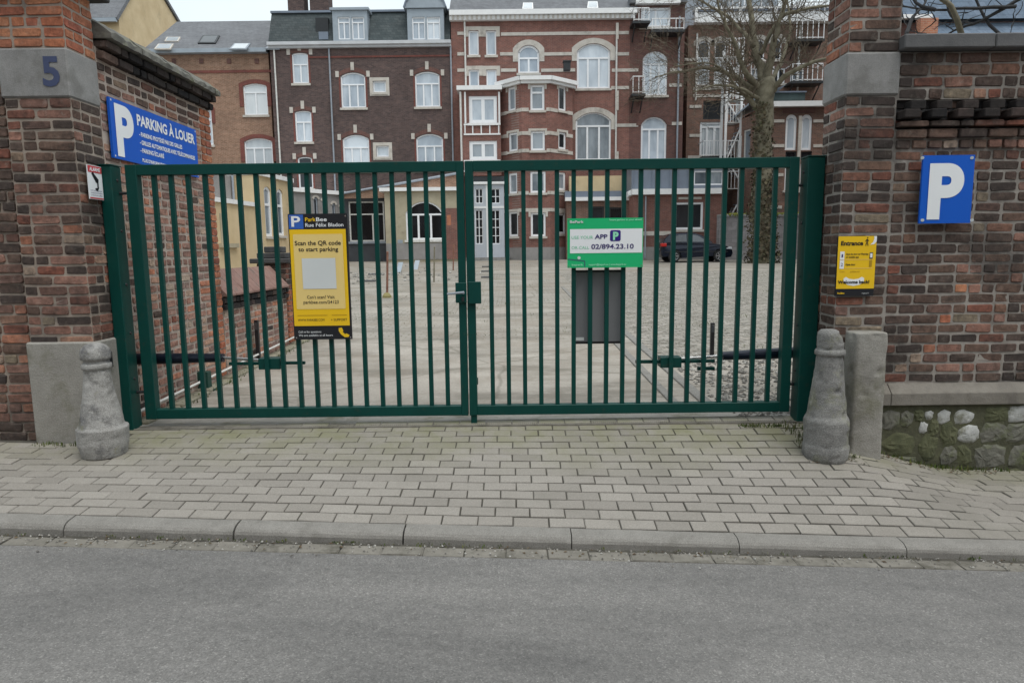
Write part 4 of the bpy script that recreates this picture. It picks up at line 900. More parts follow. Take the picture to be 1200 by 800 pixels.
for i, (s_, h_) in enumerate((('SITE SOUS ALARME', .24), ('SURVEILLANCE PAR CAMÉRAS', .17), ('LOI RELATIVE AUX CAMÉRAS', .10))): text(o, s_, Wd*.1, Hh*h_, Hh*.035, 's_navy_text', y=-.002, w=Wd*.8)
# ------------------------------------------------------------------ buildings round the yard
def bthing(name, label, cat, p, group=None):
    o = thing(name, label, cat, tuple(p), 0, group); return o
class Fac:
    """a facade plane of a building; its own frame is u along the wall, z up, -y outwards"""
    def __init__(s, root, P0, ang=0.0, base=None):
        s.r = root; s.P = Vector(P0); s.a = ang; s.e = Vector((math.cos(ang), math.sin(ang), 0)); s.n = Vector((math.sin(ang), -math.cos(ang), 0)); s.ops = []
    def uv(s, px, py):
        d = ray(px, py); t = (s.P-CAMP).dot(s.n)/d.dot(s.n); h = CAMP+d*t-s.P; return h.dot(s.e), h.z
    def rect(s, x0, y0, x1, y1):
        yc = (y0+y1)/2; xc = (x0+x1)/2; return s.uv(x0, yc)[0], s.uv(x1, yc)[0], s.uv(xc, y1)[1], s.uv(xc, y0)[1]
    def put(s, mb, name, mat, parent=None, smooth=False, kind=None):
        o = bpy.data.objects.new(name, mb.mesh(name, mat, None, smooth)); COL.objects.link(o)
        if parent is None: o.parent = s.r; o.location = s.P-s.r.location; o.rotation_euler = (0, 0, s.a)
        else: o.parent = parent
        if kind: o['kind'] = kind
        return o
    def box(s, name, mat, x0, y0, x1, y1, out, inn=0.0, parent=None):
        u0, u1, z0, z1 = s.rect(x0, y0, x1, y1); return s.put(MB().box(u0, u1, -out, inn, z0, z1), name, mat, parent)
    def wall(s, u0, u1, z0, z1, mat, depth=6, rev=.16, name='wall', ops=None):
        ops = s.ops if ops is None else ops; mb = MB()
        us = sorted(set([u0, u1]+[v for o in ops for v in o[:2] if u0 < v < u1])); zs = sorted(set([z0, z1]+[v for o in ops for v in o[2:4] if z0 < v < z1]))
        for i in range(len(us)-1):
            for j in range(len(zs)-1):
                a, b, c, d = us[i], us[i+1], zs[j], zs[j+1]; uc, zc = (a+b)/2, (c+d)/2
                if not any(o[0] < uc < o[1] and o[2] < zc < o[3] for o in ops): mb.quad((a, 0, c), (b, 0, c), (b, 0, d), (a, 0, d))
        for a, b, c, d, r in ops:
            mb.quad((a, 0, c), (a, rev, c), (a, rev, d), (a, 0, d)); mb.quad((b, 0, c), (b, 0, d), (b, rev, d), (b, rev, c)); mb.quad((a, 0, c), (b, 0, c), (b, rev, c), (a, rev, c))
            if r <= 0: mb.quad((a, 0, d), (a, rev, d), (b, rev, d), (b, 0, d))
            else:
                p = arc(a, b, d, r)
                for (q0, w0), (q1, w1) in zip(p, p[1:]):
                    mb.quad((q0, 0, w0), (q1, 0, w1), (q1, 0, d), (q0, 0, d)); mb.quad((q0, 0, w0), (q0, rev, w0), (q1, rev, w1), (q1, 0, w1))
        mb.quad((u0, 0, z0), (u0, 0, z1), (u0, depth, z1), (u0, depth, z0)); mb.quad((u1, 0, z0), (u1, depth, z0), (u1, depth, z1), (u1, 0, z1))
        mb.quad((u0, 0, z1), (u1, 0, z1), (u1, depth, z1), (u0, depth, z1)); mb.quad((u0, depth, z0), (u1, depth, z0), (u1, depth, z1), (u0, depth, z1))
        mb.quad((u0, rev+.02, z0), (u1, rev+.02, z0), (u1, rev+.02, z1), (u0, rev+.02, z1))
        return s.put(mb, name, mat)
    def win(s, x0, y0, x1, y1, rise=0, tr=None, lights=2, pane='pane_light', frame='frame_white', sill='white_stone', fw=.085, rev=.16, name='window', rows=0, top_pane=None):
        u0, u1, z0, z1 = s.rect(x0, y0, x1, y1); r = rise*(z1-z0)/(y1-y0); s.ops.append((u0, u1, z0, z1, r))
        ya, yb = rev-.10, rev-.03; f = MB(); zs = z1-r; e = .002
        f.box(u0+e, u0+fw, ya, yb, z0+e, zs); f.box(u1-fw, u1-e, ya, yb, z0+e, zs); f.box(u0+fw, u1-fw, ya, yb, z0+e, z0+fw)
        if r > 0:
            p = arc(u0+e, u1-e, z1-e, r); uc = (u0+u1)/2; k = 1-fw/(u1-u0)*2
            for (a, b), (c, d) in zip(p, p[1:]):
                q = [(a, b), (c, d), (uc+(c-uc)*k, zs+(d-zs)*k-fw*.5*(1 if r < .4 else .3)), (uc+(a-uc)*k, zs+(b-zs)*k-fw*.5*(1 if r < .4 else .3))]; f.prism(q, ya, yb)
        else: f.box(u0+fw, u1-fw, ya, yb, z1-fw, z1-e)
        zt = z1-fw if r <= 0 else zs+r*.9
        if tr: zt = z0+(z1-z0)*(1-tr); f.box(u0+fw, u1-fw, ya-.004, yb-.002, zt-fw*.45, zt+fw*.45)
        for i in range(1, lights): c = u0+(u1-u0)*i/lights; f.box(c-fw*.5, c+fw*.5, ya+.003, yb-.004, z0+fw, zt)
        for i in range(1, rows): c = z0+(zt-z0)*i/rows; f.box(u0+fw, u1-fw, ya+.006, yb-.006, c-.018, c+.018)
        w_ = s.put(f, name, frame)
        g = MB(); pts = [(u0, z0), (u1, z0)]+([(u1, z1), (u0, z1)] if r <= 0 else arc(u0, u1, z1, r)[::-1])
        if tr and top_pane:
            lo = [(u0, z0), (u1, z0), (u1, zt), (u0, zt)]; hi = [(u0, zt), (u1, zt)]+([(u1, z1), (u0, z1)] if r <= 0 else [q for q in arc(u0, u1, z1, r)[::-1] if q[1] > zt])
            for pl, m in ((lo, pane), (hi, top_pane)): g = MB(); g.add([(a, rev-.05, b) for a, b in pl], [tuple(range(len(pl)))]); s.put(g, 'pane', m, w_)
        else: g.add([(a, rev-.05, b) for a, b in pts], [tuple(range(len(pts)))]); s.put(g, 'pane', pane, w_)
        if sill: s.put(MB().box(u0-.09, u1+.09, -.09, rev-.10, z0-.13, z0-.002), 'sill', sill, w_)
        return u0, u1, z0, z1, r
    def arch_band(s, op, wd, mat, leg=0.0, out=.035, name='arch_band'):
        u0, u1, z0, z1, r = op; mb = MB()
        if r <= 0:
            mb.box(u0-wd, u1+wd, -out, 0, z1, z1+wd)
            if leg: mb.box(u0-wd, u0, -out, 0, z1-leg, z1-.001); mb.box(u1, u1+wd, -out, 0, z1-leg, z1-.001)
        else:
            a, b = arc(u0, u1, z1, r), arc(u0-wd, u1+wd, z1+wd, r+wd*.35)
            for i in range(len(a)-1): mb.prism([a[i], a[i+1], b[i+1], b[i]], -out, .0)
            if leg: zs = z1-r; bz = b[0][1]; mb.prism([(u0-wd, zs-leg), (u0, zs-leg), (u0, zs), (u0-wd, bz)], -out, 0); mb.prism([(u1, zs-leg), (u1+wd, zs-leg), (u1+wd, bz), (u1, zs)], -out, 0)
        return s.put(mb, name, mat)
def arc(u0, u1, z1, r, n=10):
    a = (u1-u0)/2; r = min(r, a*.999); rad = (a*a+r*r)/(2*r); uc = (u0+u1)/2; cz = z1-rad; t = math.asin(min(1, a/rad))
    return [(uc+rad*math.sin(-t+2*t*i/n), cz+rad*math.cos(-t+2*t*i/n)) for i in range(n+1)]
def atX(px, py, X): d = ray(px, py); return CAMP+d*(X/d.x)
def on_plane(px, py, p, n): d = ray(px, py); return CAMP+d*((p-CAMP).dot(n)/d.dot(n))
def roof_window(parent, px, p, n, glass, frame='pipe_grey', t=.08):
    q = [on_plane(x, y, p, n) for x, y in px]; c = sum(q, Vector())/4
    mb = MB(); mb.add(q+[v+n*t for v in q], [(0, 1, 5, 4), (1, 2, 6, 5), (2, 3, 7, 6), (3, 0, 4, 7), (4, 5, 6, 7)]); o = mb.build('roof_window', frame, parent)
    g = [c+(v-c)*.82+n*(t+.006) for v in q]; MB().add(g, [(0, 1, 2, 3)]).build('pane', glass, o)

# --- dark brick house with a slate mansard
P0 = at(330, 303, 42); P1 = at(533.5, 303, 42)
th = bthing('town_house', 'tall sooty dark brick house with a slate mansard and two dormers', 'house', P0)
F = Fac(th, P0)
for x0, y0, x1, y1, r, tr, l, pn in ((342.5, 62, 361.5, 98, 1.5, .38, 2, 'pane_light'), (346, 130, 365.5, 166.5, 1.5, .36, 2, 'pane_light'), (399.5, 85, 428.5, 126.5, 4.5, .34, 3, 'pane_light'), (402, 158, 433, 201, 5, .35, 3, 'pane_light'),
                                 (486.5, 84, 515.5, 125.5, 4, .34, 3, 'pane_light'), (488, 157, 519.5, 199, 5, .34, 3, 'pane_light'), (349.5, 184, 366.5, 221, 1.5, .36, 2, 'pane_dark')):
    op = F.win(x0, y0, x1, y1, r, tr, l, pn)
    u0, u1, z0, z1, rr = op; zs = z1-rr
    F.put(MB().box(u0-.10, u0, -.012, 0, z0, zs), 'red_jamb', 'red_trim'); F.put(MB().box(u1, u1+.10, -.012, 0, z0, zs), 'red_jamb', 'red_trim')
    for uc, zc, h in ((u0-.18, zs+.12, .34), (u1+.18, zs+.12, .34), ((u0+u1)/2, z1+.34, .46)): F.put(MB().box(uc-.10, uc+.10, -.05, 0, zc-h/2, zc+h/2), 'white_key_stone', 'white_stone')
    a = arc(u0-.02, u1+.02, z1+.02, max(rr, .05)); b = arc(u0-.12, u1+.12, z1+.28, max(rr, .05)+.1); mb = MB()
    for i in range(len(a)-1): mb.prism([a[i], a[i+1], b[i+1], b[i]], -.015, 0)
    F.put(mb, 'brick_arch', 'fac_C2')
for x0, y0, x1, y1 in ((437, 95, 452.5, 108.5), (441, 171, 456, 184)):
    u0, u1, z0, z1, _ = F.win(x0, y0, x1, y1, 0, None, 1, 'pane_light')
    F.put(MB().box(u0-.19, u1+.19, -.04, 0, z1, z1+.19).box(u0-.19, u1+.19, -.042, 0, z0-.2, z0-.131).box(u0-.19, u0, -.04, 0, z0-.13, z1-.002).box(u1, u1+.19, -.04, 0, z0-.13, z1-.002), 'stone_surround', 'white_stone')
Wd = (P1-P0).x; zt = F.uv(430, 54)[1]
F.wall(0, Wd, -1.5, zt, 'fac_B', 8)
F.put(MB().box(-.05, Wd+.05, -.36, 0, zt+.02, zt+.20).box(-.05, Wd+.05, -.22, -.001, zt-.12, zt+.018), 'eaves_cornice', 'eave_grey')
F.box('string_course', 'red_trim', 362, 65.5, 531, 67.5, .05)
for px in (328.5, 391.5, 531): u, _ = F.uv(px, 180); F.put(MB().tube((u, -.10, -.3), (u, -.10, zt-.05), .05, n=8), 'downpipe', 'pipe_white' if px < 330 else 'pipe_grey')
# mansard
zr = F.uv(430, 14.5)[1]+.25
mb = MB(); mb.add([(-.02, -.15, zt+.2), (Wd, -.15, zt+.2), (Wd, .75, zr), (-.02, .75, zr), (Wd, 7, zr+.6), (-.02, 7, zr+.6), (-.02, 8, zt+.2), (Wd, 8, zt+.2)], [(0, 1, 2, 3), (3, 2, 4, 5), (0, 3, 5, 6), (1, 7, 4, 2), (6, 5, 4, 7)])
rf = F.put(mb, 'mansard_roof', 'slate_dark'); F.put(MB().box(-.05, Wd+.03, .60, .80, zr-.03, zr+.09), 'roof_ridge', 'zinc')
F.put(MB().box(*F.rect(369, 20, 384, 39)[:2], .15, .5, *F.rect(369, 20, 384, 39)[2:]), 'open_hatch', 'black'); F.put(MB().box(*F.rect(374, 38, 385, 47)[:2], -.1, .25, *F.rect(374, 38, 385, 47)[2:]), 'hatch_sheet', 'zinc')
for dx0, dx1, dy0, arched in ((391, 431.5, 14, False), (478, 520.5, 12, True)):
    u0, u1, z0, z1 = F.rect(dx0, dy0, dx1, 48); z0 = zt+.205
    G = Fac(th, th.location+Vector((0, -.22, 0)))
    n = len(G.ops); m = (dx0+dx1)/2
    G.win(dx0+5, 20, m-1, 46.5, 0, .24, 2, sill=None, fw=.07); G.win(m+1, 20, dx1-4.5, 46.5, 0, .24, 2, sill=None, fw=.07)
    G.wall(u0, u1, z0, z1, 'zinc_pale', 1.6, name='dormer')
    if arched:
        mb = MB(); p = arc(u0-.12, u1+.12, z1+.98, .95); mb.prism(p+[(u1+.12, z1+.02), (u0-.12, z1+.02)], -.12, 1.7); G.put(mb, 'dormer_hood', 'zinc_pale')
        mb = MB(); p2 = arc(u0-.2, u1+.2, z1+1.06, 1.0)
        for i in range(len(p)-1): mb.prism([p[i], p[i+1], p2[i+1], p2[i]], -.2, 1.7)
        G.put(mb, 'hood_edge', 'zinc')
        mb = MB(); mb.lathe((u0+u1)/2, .4, [(.14, z1+1.0), (.08, z1+1.15), (.12, z1+1.3), (.02, z1+1.5)], 8); G.put(mb, 'finial', 'zinc')
    else: G.put(MB().box(u0-.12, u1+.12, -.12, 1.6, z1, z1+.14), 'dormer_hood', 'zinc_pale')
for x0, x1 in ((340, 357), (365.5, 386)):
    a = at(x0, 16, 45); b = at(x1, -16, 45)
    MB().box(a.x, b.x, 44.6, 45.6, a.z-1.2, b.z).box(a.x-.08, b.x+.08, 44.52, 45.68, b.z, b.z+.16).tube((a.x+.25, 45, b.z+.16), (a.x+.25, 45, b.z+.6), .13, .1).tube((b.x-.25, 45, b.z+.16), (b.x-.25, 45, b.z+.6), .13, .1).build('chimney', 'fac_B', th)
# ground floor bay, lean-to flashing
G = Fac(th, at(404, 303, 41.3))
G.win(409, 236, 450.5, 283, 0, .32, 3, 'pane_dark', frame='pipe_white', sill='pipe_grey'); u0, u1, _, z1 = G.rect(404, 226, 456, 303)
G.wall(0, u1, -1, z1, 'dark_boards', .7, name='bay_front')
th.location = th.location

# --- brown brick house on the left, with a long slate roof
P0 = at(150, 304, 42.6); th = bthing('town_house', 'brown brick house with a plain slate roof and four roof windows, behind the side wall', 'house', P0)
F = Fac(th, P0); Wd = at(328, 304, 42.6).x-P0.x
for x0, y0, x1, y1, r, tr, l in ((285.5, 98, 313.5, 135, 3, .28, 2), (287, 162, 320, 203, 4, .28, 3)):
    op = F.win(x0, y0, x1, y1, r, tr, l, 'pane_white'); F.arch_band(op, .24, 'red_trim', leg=1.2)
op = F.win(243, 128, 249, 170, 1, .3, 1, 'pane_light'); F.arch_band(op, .2, 'red_trim', leg=.8)
op = F.win(209, 104, 232, 140, 3, .28, 2, 'pane_white'); F.arch_band(op, .24, 'red_trim', leg=1.2)
zt = F.uv(260, 62)[1]; F.wall(0, Wd, -1, zt, 'fac_A', 9)
F.box('string_course', 'red_trim', 220, 82.5, 327, 85.5, .04)
F.put(MB().box(-.2, Wd, -.4, -.001, zt-.08, zt+.16), 'gutter', 'zinc_pale'); u, _ = F.uv(325.5, 150); F.put(MB().tube((u, -.08, 0), (u, -.08, zt-.1), .05), 'downpipe', 'pipe_white')
for px in (204, 236, 268.5, 301): u, z = F.uv(px, 72); F.put(MB().box(u-.12, u+.12, -.05, 0, z-.14, z+.14), 'vent_stone', 'fac_C2')
for px in (176, 210): pass
eL = Vector((at(168, 59, 42.2).x, 42.2, P0.z+zt+.14)); eR = Vector((at(329, 57, 42.2).x, 42.2, P0.z+zt+.14)); rz_ = at(270, 25, 47.5).z
rL = Vector((at(207, 25, 47.5).x, 47.5, rz_)); rR = Vector((eR.x, 47.5, rz_))
MB().add([eL, eR, rR, rL, Vector((eR.x, 52, eR.z)), Vector((eL.x, 52, eL.z))], [(0, 1, 2, 3), (3, 2, 4, 5), (0, 3, 5), (1, 4, 2)]).build('roof', 'slate', th)
nrm = (eR-eL).cross(rR-eR).normalized()
if nrm.z < 0: nrm = -nrm
for q, gl, fr in ((((193, 50), (209, 50), (212, 45), (196, 45)), 'pane_mid', 'white_stone'), (((181, 59), (200, 59), (204, 53), (186, 53)), 'pane_mid', 'white_stone'), (((232, 52), (253, 52), (258, 43), (238, 43)), 'pane_dark', 'dark_metal'), (((269, 59), (289, 59), (294, 52.5), (275, 52.5)), 'pane_white', 'pipe_grey'), (((311, 58.5), (328, 58.5), (330, 52.5), (317, 52.5)), 'pane_white', 'pipe_grey')):
    roof_window(th, q, eL, nrm, gl, fr)

# --- cream gable house further left
X = -28.0; a = atX(141, 45, X); b = atX(207.5, 26, X); c = atX(188, -22, X); zg = z_yard(46)-.3; ez = atX(141, 22, X).z; ym = (a.y+b.y)/2+.0; rzz = max(c.z, ez+3.2)
th = bthing('gable_house', 'cream rendered gable end with a dark slate roof beyond the brown brick house', 'house', (X, a.y, zg))
MB().prism([(a.y, zg), (b.y, zg), (b.y, b.z), (ym, rzz), (a.y, ez)], X-14, X, 'x').build('wall', 'cream', th)
d = Vector((0, ym-a.y, rzz-ez)).normalized(); nn = Vector((0, -d.z, d.y)); A0 = Vector((X+.15, a.y, ez))-d*.5; A1 = Vector((X+.15, ym, rzz))
MB().add([A0+nn*.05, A1+nn*.05, A1+nn*.05-Vector((14.2, 0, 0)), A0+nn*.05-Vector((14.2, 0, 0)), A0+nn*.3, A1+nn*.3, A1+nn*.3-Vector((14.2, 0, 0)), A0+nn*.3-Vector((14.2, 0, 0))], [(0, 1, 2, 3), (4, 5, 6, 7), (0, 1, 5, 4), (2, 3, 7, 6), (1, 2, 6, 5), (3, 0, 4, 7)]).build('roof_slope', 'slate', th)
d2 = Vector((0, b.y-ym, b.z-rzz)); B1 = Vector((X+.15, ym, rzz))+d2*1.06; n2 = Vector((0, -d2.z, d2.y)).normalized()
MB().add([A1+n2*.05, B1+n2*.05, B1+n2*.05-Vector((14.2, 0, 0)), A1+n2*.05-Vector((14.2, 0, 0)), A1+n2*.3, B1+n2*.3, B1+n2*.3-Vector((14.2, 0, 0)), A1+n2*.3-Vector((14.2, 0, 0))], [(0, 1, 2, 3), (4, 5, 6, 7), (0, 1, 5, 4), (2, 3, 7, 6), (1, 2, 6, 5), (3, 0, 4, 7)]).build('roof_slope', 'slate', th)
MB().box(X-14, X+.1, a.y-.62, a.y-.40, ez-.45, ez-.2).build('gutter', 'zinc_pale', th)

# --- red brick house with white bands
P0 = at(534.5, 303, 42); th = bthing('town_house', 'red brick house with white stone bands, a polygonal oriel and a white glazed door bay', 'house', P0)
F = Fac(th, P0); u8 = F.uv(800, 150)[0]; u7 = F.uv(737, 150)[0]
for x in ((549, 561), (569.5, 581.5)):
    op = F.win(x[0], 36, x[1], 65, 0, None, 1, 'pane_light'); F.arch_band(op, .22, 'white_stone', leg=.35)
    op = F.win(x[0]+.5, 82, x[1]+.5, 102, 0, None, 1, 'pane_light', sill=None); F.arch_band(op, .22, 'white_stone', leg=.35)
big = []
for x0, y0, x1, y1, r, tr, l, pn in ((607, 53, 632, 86, 8, .46, 2, 'pane_light'), (676, 51, 715, 104, 9, .32, 3, 'pane_light'), (674.5, 132, 716, 188, 9, .28, 3, 'pane_mid'), (753, 60, 782, 112, 9, .29, 3, 'pane_light'), (751, 137, 781, 191, 9, .27, 3, 'pane_light')):
    op = F.win(x0, y0, x1, y1, r, tr, l, pn, fw=.11); F.arch_band(op, .3, 'white_stone' if x0 < 740 else 'fac_C2', leg=.55 if x0 < 740 else .05); big.append((x0, x1))
F.win(751, 9, 786, 32, 0, None, 2, 'pane_light', fw=.12)
zt = F.uv(640, 24)[1]
ops = F.ops
F.wall(0, u7, -1.5, zt, 'fac_C', 9, ops=[o for o in ops if o[0] < u7]); F.wall(u7, u8, -1.5, F.uv(770, 6)[1], 'fac_C2', 9, name='wall_wing', ops=[o for o in ops if o[0] > u7])
for y, segs in ((39.5, ((536, 546), (587, 737))), (63.5, ((536, 546), (586, 602), (637, 671), (720, 737))), (82.5, ((536, 546), (587, 605), (634, 674), (717, 748))), (103, ((536, 547), (587, 594), (673, 675), (716, 737))), (147, ((717, 748),)), (100, ((784, 799),)), (82, ((785, 799),)), (145, ((783, 799),))):
    for a, b in segs: F.box('white_band', 'white_stone', a, y-1.9, b, y+1.9, .03)
F.put(MB().box(-.05, u7+.35, -.45, -.0, zt+.22, zt+.5).box(-.05, u7+.25, -.3, -.0, zt-.02, zt+.218), 'eaves_cornice', 'white_paint')
mb = MB(); u = .1
while u < u7: mb.box(u, u+.12, -.36, -.302, zt+.02, zt+.2); u += .28
F.put(mb, 'cornice_block', 'white_stone', kind='stuff')
eL = P0+Vector((-.05, -.3, zt+.51)); eR = P0+Vector((u7+.4, -.3, zt+.51)); rise = Vector((0, 4.5, 3.6))
MB().add([eL, eR, eR+rise, eL+rise, eR+Vector((0, 9, 0)), eL+Vector((0, 9, 0))], [(0, 1, 2, 3), (3, 2, 4, 5), (0, 3, 5), (1, 4, 2)]).build('roof', 'slate', th)
nrm = (eR-eL).cross(rise).normalized()
for q in (((612, 12), (625, 12), (624.5, 5), (613, 5)), ((688, 11), (701, 11), (700, 3.5), (689, 3.5))): roof_window(th, q, eL, nrm, 'pane_white', 'white_paint')
F.box('dormer_cornice', 'white_paint', 744, 0, 796, 6.5, .35)
eA = F.uv(737, 4); F.put(MB().box(u7-.05, u8+.05, -.3, 9, F.uv(770, 5)[1], F.uv(770, -3)[1]), 'wing_roof', 'slate')
for px, y0, y1 in ((544.5, 25, 104), (722.5, 28, 188), (796, 20, 190)): u, z1 = F.uv(px, y0); _, z0 = F.uv(px, y1); F.put(MB().tube((u, -.1, z0), (u, -.1, z1), .055), 'downpipe', 'pipe_white' if px < 790 else 'pipe_grey')
for y0, y1 in ((28, 47), (107, 130), (178, 190)): F.box('pipe_cover', 'white_stone', 721.5, y0, 724.5, y1, .17, -.156)
def balcony(px0, px1, ytop, ybot, nb, mat='white_paint', dep=1.0, slab='dark_metal'):
    u0, u1, z0, z1 = F.rect(px0, ytop, px1, ybot); mb = MB()
    bl = F.put(MB().box(u0-.05, u1+.05, -dep, -.001, z0-.14, z0), 'balcony', slab)
    mb.box(u0, u1, -dep, -dep+.05, z1-.05, z1).box(u0, u1, -dep, -dep+.05, z0+.05, z0+.09).box(u0, u0+.04, -dep+.05, -.001, z1-.05, z1).box(u1-.04, u1, -dep+.05, -.001, z1-.05, z1)
    for i in range(nb+1): u = u0+.02+(u1-u0-.04)*i/nb; mb.box(u-.018, u+.018, -dep+.006, -dep+.044, z0, z1-.052)
    F.put(mb, 'railing', mat, bl)
    F.put(MB().tube((u0+.1, -dep+.1, z0-.15), (u0+.1, -.02, z0-.9), .04).tube((u1-.1, -dep+.1, z0-.15), (u1-.1, -.02, z0-.9), .04), 'bracket', slab, bl)
balcony(738, 752, 94, 114, 2); balcony(739, 757, 16, 31, 3); balcony(760, 797, 28, 41, 4)
# oriel
pts = [at(588.5, 303, 41.6), at(613, 303, 40.3), at(645, 303, 40.3), at(671, 303, 41.6)]
for p in pts: p.z = P0.z
specs = (((595, 102, 604, 130), (596, 155.5, 606.5, 177.5), (596, 203, 606, 227), (596, 248, 607, 277)), ((621.5, 99.5, 638, 129.5), (622, 153.5, 638.5, 176.5), (621.5, 201, 639.5, 226), (622, 249, 639.5, 277)), ((654.5, 101, 663.5, 130), (654.5, 155, 663.5, 175), (654.5, 202, 663, 223), (654.5, 250, 663, 274)))
allf = []
for (a, b), ws in zip(zip(pts, pts[1:]), specs):
    ang = math.atan2(b.y-a.y, b.x-a.x); G = Fac(th, a, ang); L_ = (b-a).length; d = MB()
    for i, wpx in enumerate(ws):
        op = G.win(*wpx, rise=0, tr=.3 if i in (0,) and wpx[0] > 610 and wpx[0] < 640 else None, lights=1, pane='pane_dark' if (wpx[0] > 650 and i < 2) or i >= 3 else 'pane_mid', fw=.12)
        op = (max(op[0], .15), min(op[1], L_-.15), *op[2:])
        if i in (0, 1, 3): G.arch_band(op, .13, 'white_stone', leg=.25)
    allf.append((G, L_))
zt2 = allf[1][0].uv(629, 95)[1]
for G, L_ in allf:
    G.ops = [(max(o[0], .1), min(o[1], L_-.1), *o[2:]) for o in G.ops]
    G.wall(0, L_, -1.2, zt2, 'fac_C', .35, name='oriel_wall')
    for y in (128.5, 156, 176.5, 226, 246): 
        z = allf[1][0].uv(629, y)[1]; cuts = [(0, L_)]
        for o in G.ops:
            if o[2]-.1 < z < o[3]+.1: cuts = [c for (a, b) in cuts for c in ((a, min(b, o[0]-.1)), (max(a, o[1]+.1), b)) if c[1]-c[0] > .05]
        for a, b in cuts: G.put(MB().box(a, b, -.03, 0, z-.1, z+.1), 'white_band', 'white_stone')
    G.put(MB().box(-.012, L_+.012, -.05, 0, -.5, .62), 'plinth', 'grey_render')
    G.put(MB().box(-.1, L_+.1, -.34, .1, zt2, zt2+.22).box(-.05, L_+.05, -.2, .1, zt2-.16, zt2-.002), 'oriel_cornice', 'white_paint')
q = [p+Vector((0, 0, zt2+.221)) for p in pts]; q[0].y = q[3].y = 42.0
MB().add([q[0]+Vector((-.3, 0, 0)), q[1]+Vector((-.2, -.3, 0)), q[2]+Vector((.2, -.3, 0)), q[3]+Vector((.3, 0, 0)), (q[0]+q[3])/2+Vector((-.8, 0, .5)), (q[0]+q[3])/2+Vector((.8, 0, .5))], [(0, 1, 4), (1, 2, 5, 4), (2, 3, 5), (0, 4, 5, 3)]).build('oriel_roof', 'zinc_pale', th)
u, z = F.uv(663, 82); F.put(MB().box(u-.2, u+.2, -1.0, -.6, z-.25, z+.2).box(u-.24, u+.24, -1.04, -.56, z+.2, z+.27), 'roof_vent', 'dark_metal')
# white glazed bay and door
G = Fac(th, at(542.5, 303, 41.0)); G.P.z = P0.z
G.win(549.5, 112.5, 582.5, 144.5, 0, None, 2, 'pane_light', fw=.2, sill='white_paint'); G.win(550, 165, 582.5, 187.5, 0, None, 2, 'pane_mid', fw=.2, sill='white_paint')
for y0, y1 in ((146, 157.5), (188.5, 200.5)):
    for y in (y0, y1): G.box('white_rail', 'white_paint', 543.5, y-.9, 586.5, y+.9, .05)
    for x in (545, 554, 564, 574, 584.5): G.box('white_post', 'white_paint', x-.7, y0+.95, x+.7, y1-.95, .045)
for x in (545.2, 585): G.box('corner_post', 'white_paint', x-1, 108, x+1, 145, .045)
u1 = G.uv(587, 160)[0]; ztb = G.uv(565, 106)[1]; zlb = G.uv(565, 206)[1]
G.wall(0, u1, zlb, ztb, 'fac_C', .95, name='glazed_bay'); G.put(MB().box(-.15, u1+.1, -.2, .95, ztb, ztb+.24), 'bay_cornice', 'white_paint')
for px in (539.5,): u, z1 = G.uv(px, 108); G.put(MB().tube((u, -.05, 0), (u, -.05, z1), .06), 'downpipe', 'pipe_white')
D = Fac(th, at(553, 303.5, 41.2)); D.P.z = P0.z
for x0, x1 in ((557, 566), (575.5, 586)):
    for y0, y1, rw_ in ((221, 238.5, 2), (246, 286, 4)): D.win(x0, y0, x1, y1, 0, None, 2, 'pane_dark', fw=.05, sill=None, name='door_light', rows=rw_)
u1 = D.uv(591, 260)[0]; zd = D.uv(572, 216)[1]
D.wall(0, u1, 0, zd, 'door_grey', .7, name='door'); uc = D.uv(571, 260)[0]
D.put(MB().box(uc-.06, uc+.06, -.04, 0, 0, zd), 'door_mullion', 'white_paint'); D.put(MB().box(0, u1, -.03, 0, D.uv(572, 243)[1]-.06, D.uv(572, 243)[1]+.06), 'door_rail', 'white_paint'); D.put(MB().box(-.1, u1+.1, -.15, .6, zd+.001, zd+.14), 'door_head', 'white_paint')
D.put(MB().box(-.02, u1+.02, .0, .6, zd+.142, zlb-.01), 'dark_overlight', 'pane_dark')
D.put(MB().box(-.3, u1+.3, -.9, .0, -.3, .06), 'door_step', 'bluestone')

# --- low rear extensions in front of the red house
P0 = at(664, 303, 40.2); th = bthing('rear_extension', 'low red brick extension with white gutter and zinc upper room, behind the car', 'extension', P0)
F = Fac(th, P0); F.win(691, 242, 708, 258, 0, None, 1, 'pane_dark', frame='dark_metal', sill=None); F.win(714, 243, 731, 262, 0, None, 1, 'pane_dark', frame='dark_metal', sill=None)
u1 = F.uv(745, 260)[0]; z = F.uv(700, 232)[1]; F.wall(0, u1, -1, z, 'fac_D', 1.6); F.box('parapet', 'cream', 668, 205, 735, 224, -.5, .9); F.box('lead_apron', 'zinc', 662, 224, 740, 231, .1, .6); F.box('gutter', 'white_paint', 662, 231.2, 741, 235.5, .3, -.001)
G = Fac(th, at(742, 303.5, 38.4)); G.P.z = P0.z
G.win(790.5, 237, 824, 269, 0, None, 1, 'pane_dark', fw=.12); u2 = G.uv(846, 260)[0]; z2 = G.uv(790, 228)[1]
G.wall(0, u2, -1, z2, 'fac_C', 3.4); G.put(MB().box(-.15, u2+.1, -.3, 3.3, z2, z2+.30), 'gutter', 'white_paint'); G.box('string_course', 'white_stone', 743, 271, 789, 276, .03); G.box('lintel', 'white_stone', 795, 231, 822, 233.6, .04)
G.box('plinth', 'grey_render', 742.5, 289, 846, 304, .05)
H = Fac(th, at(739, 303.5, 39.0)); H.P.z = P0.z; H.win(813, 200, 848, 217, 0, None, 2, 'pane_mid', sill=None); u3 = H.uv(850, 210)[0]; H.wall(0, u3, z2+.31, H.uv(790, 190)[1], 'zinc', 2.7, name='zinc_room')
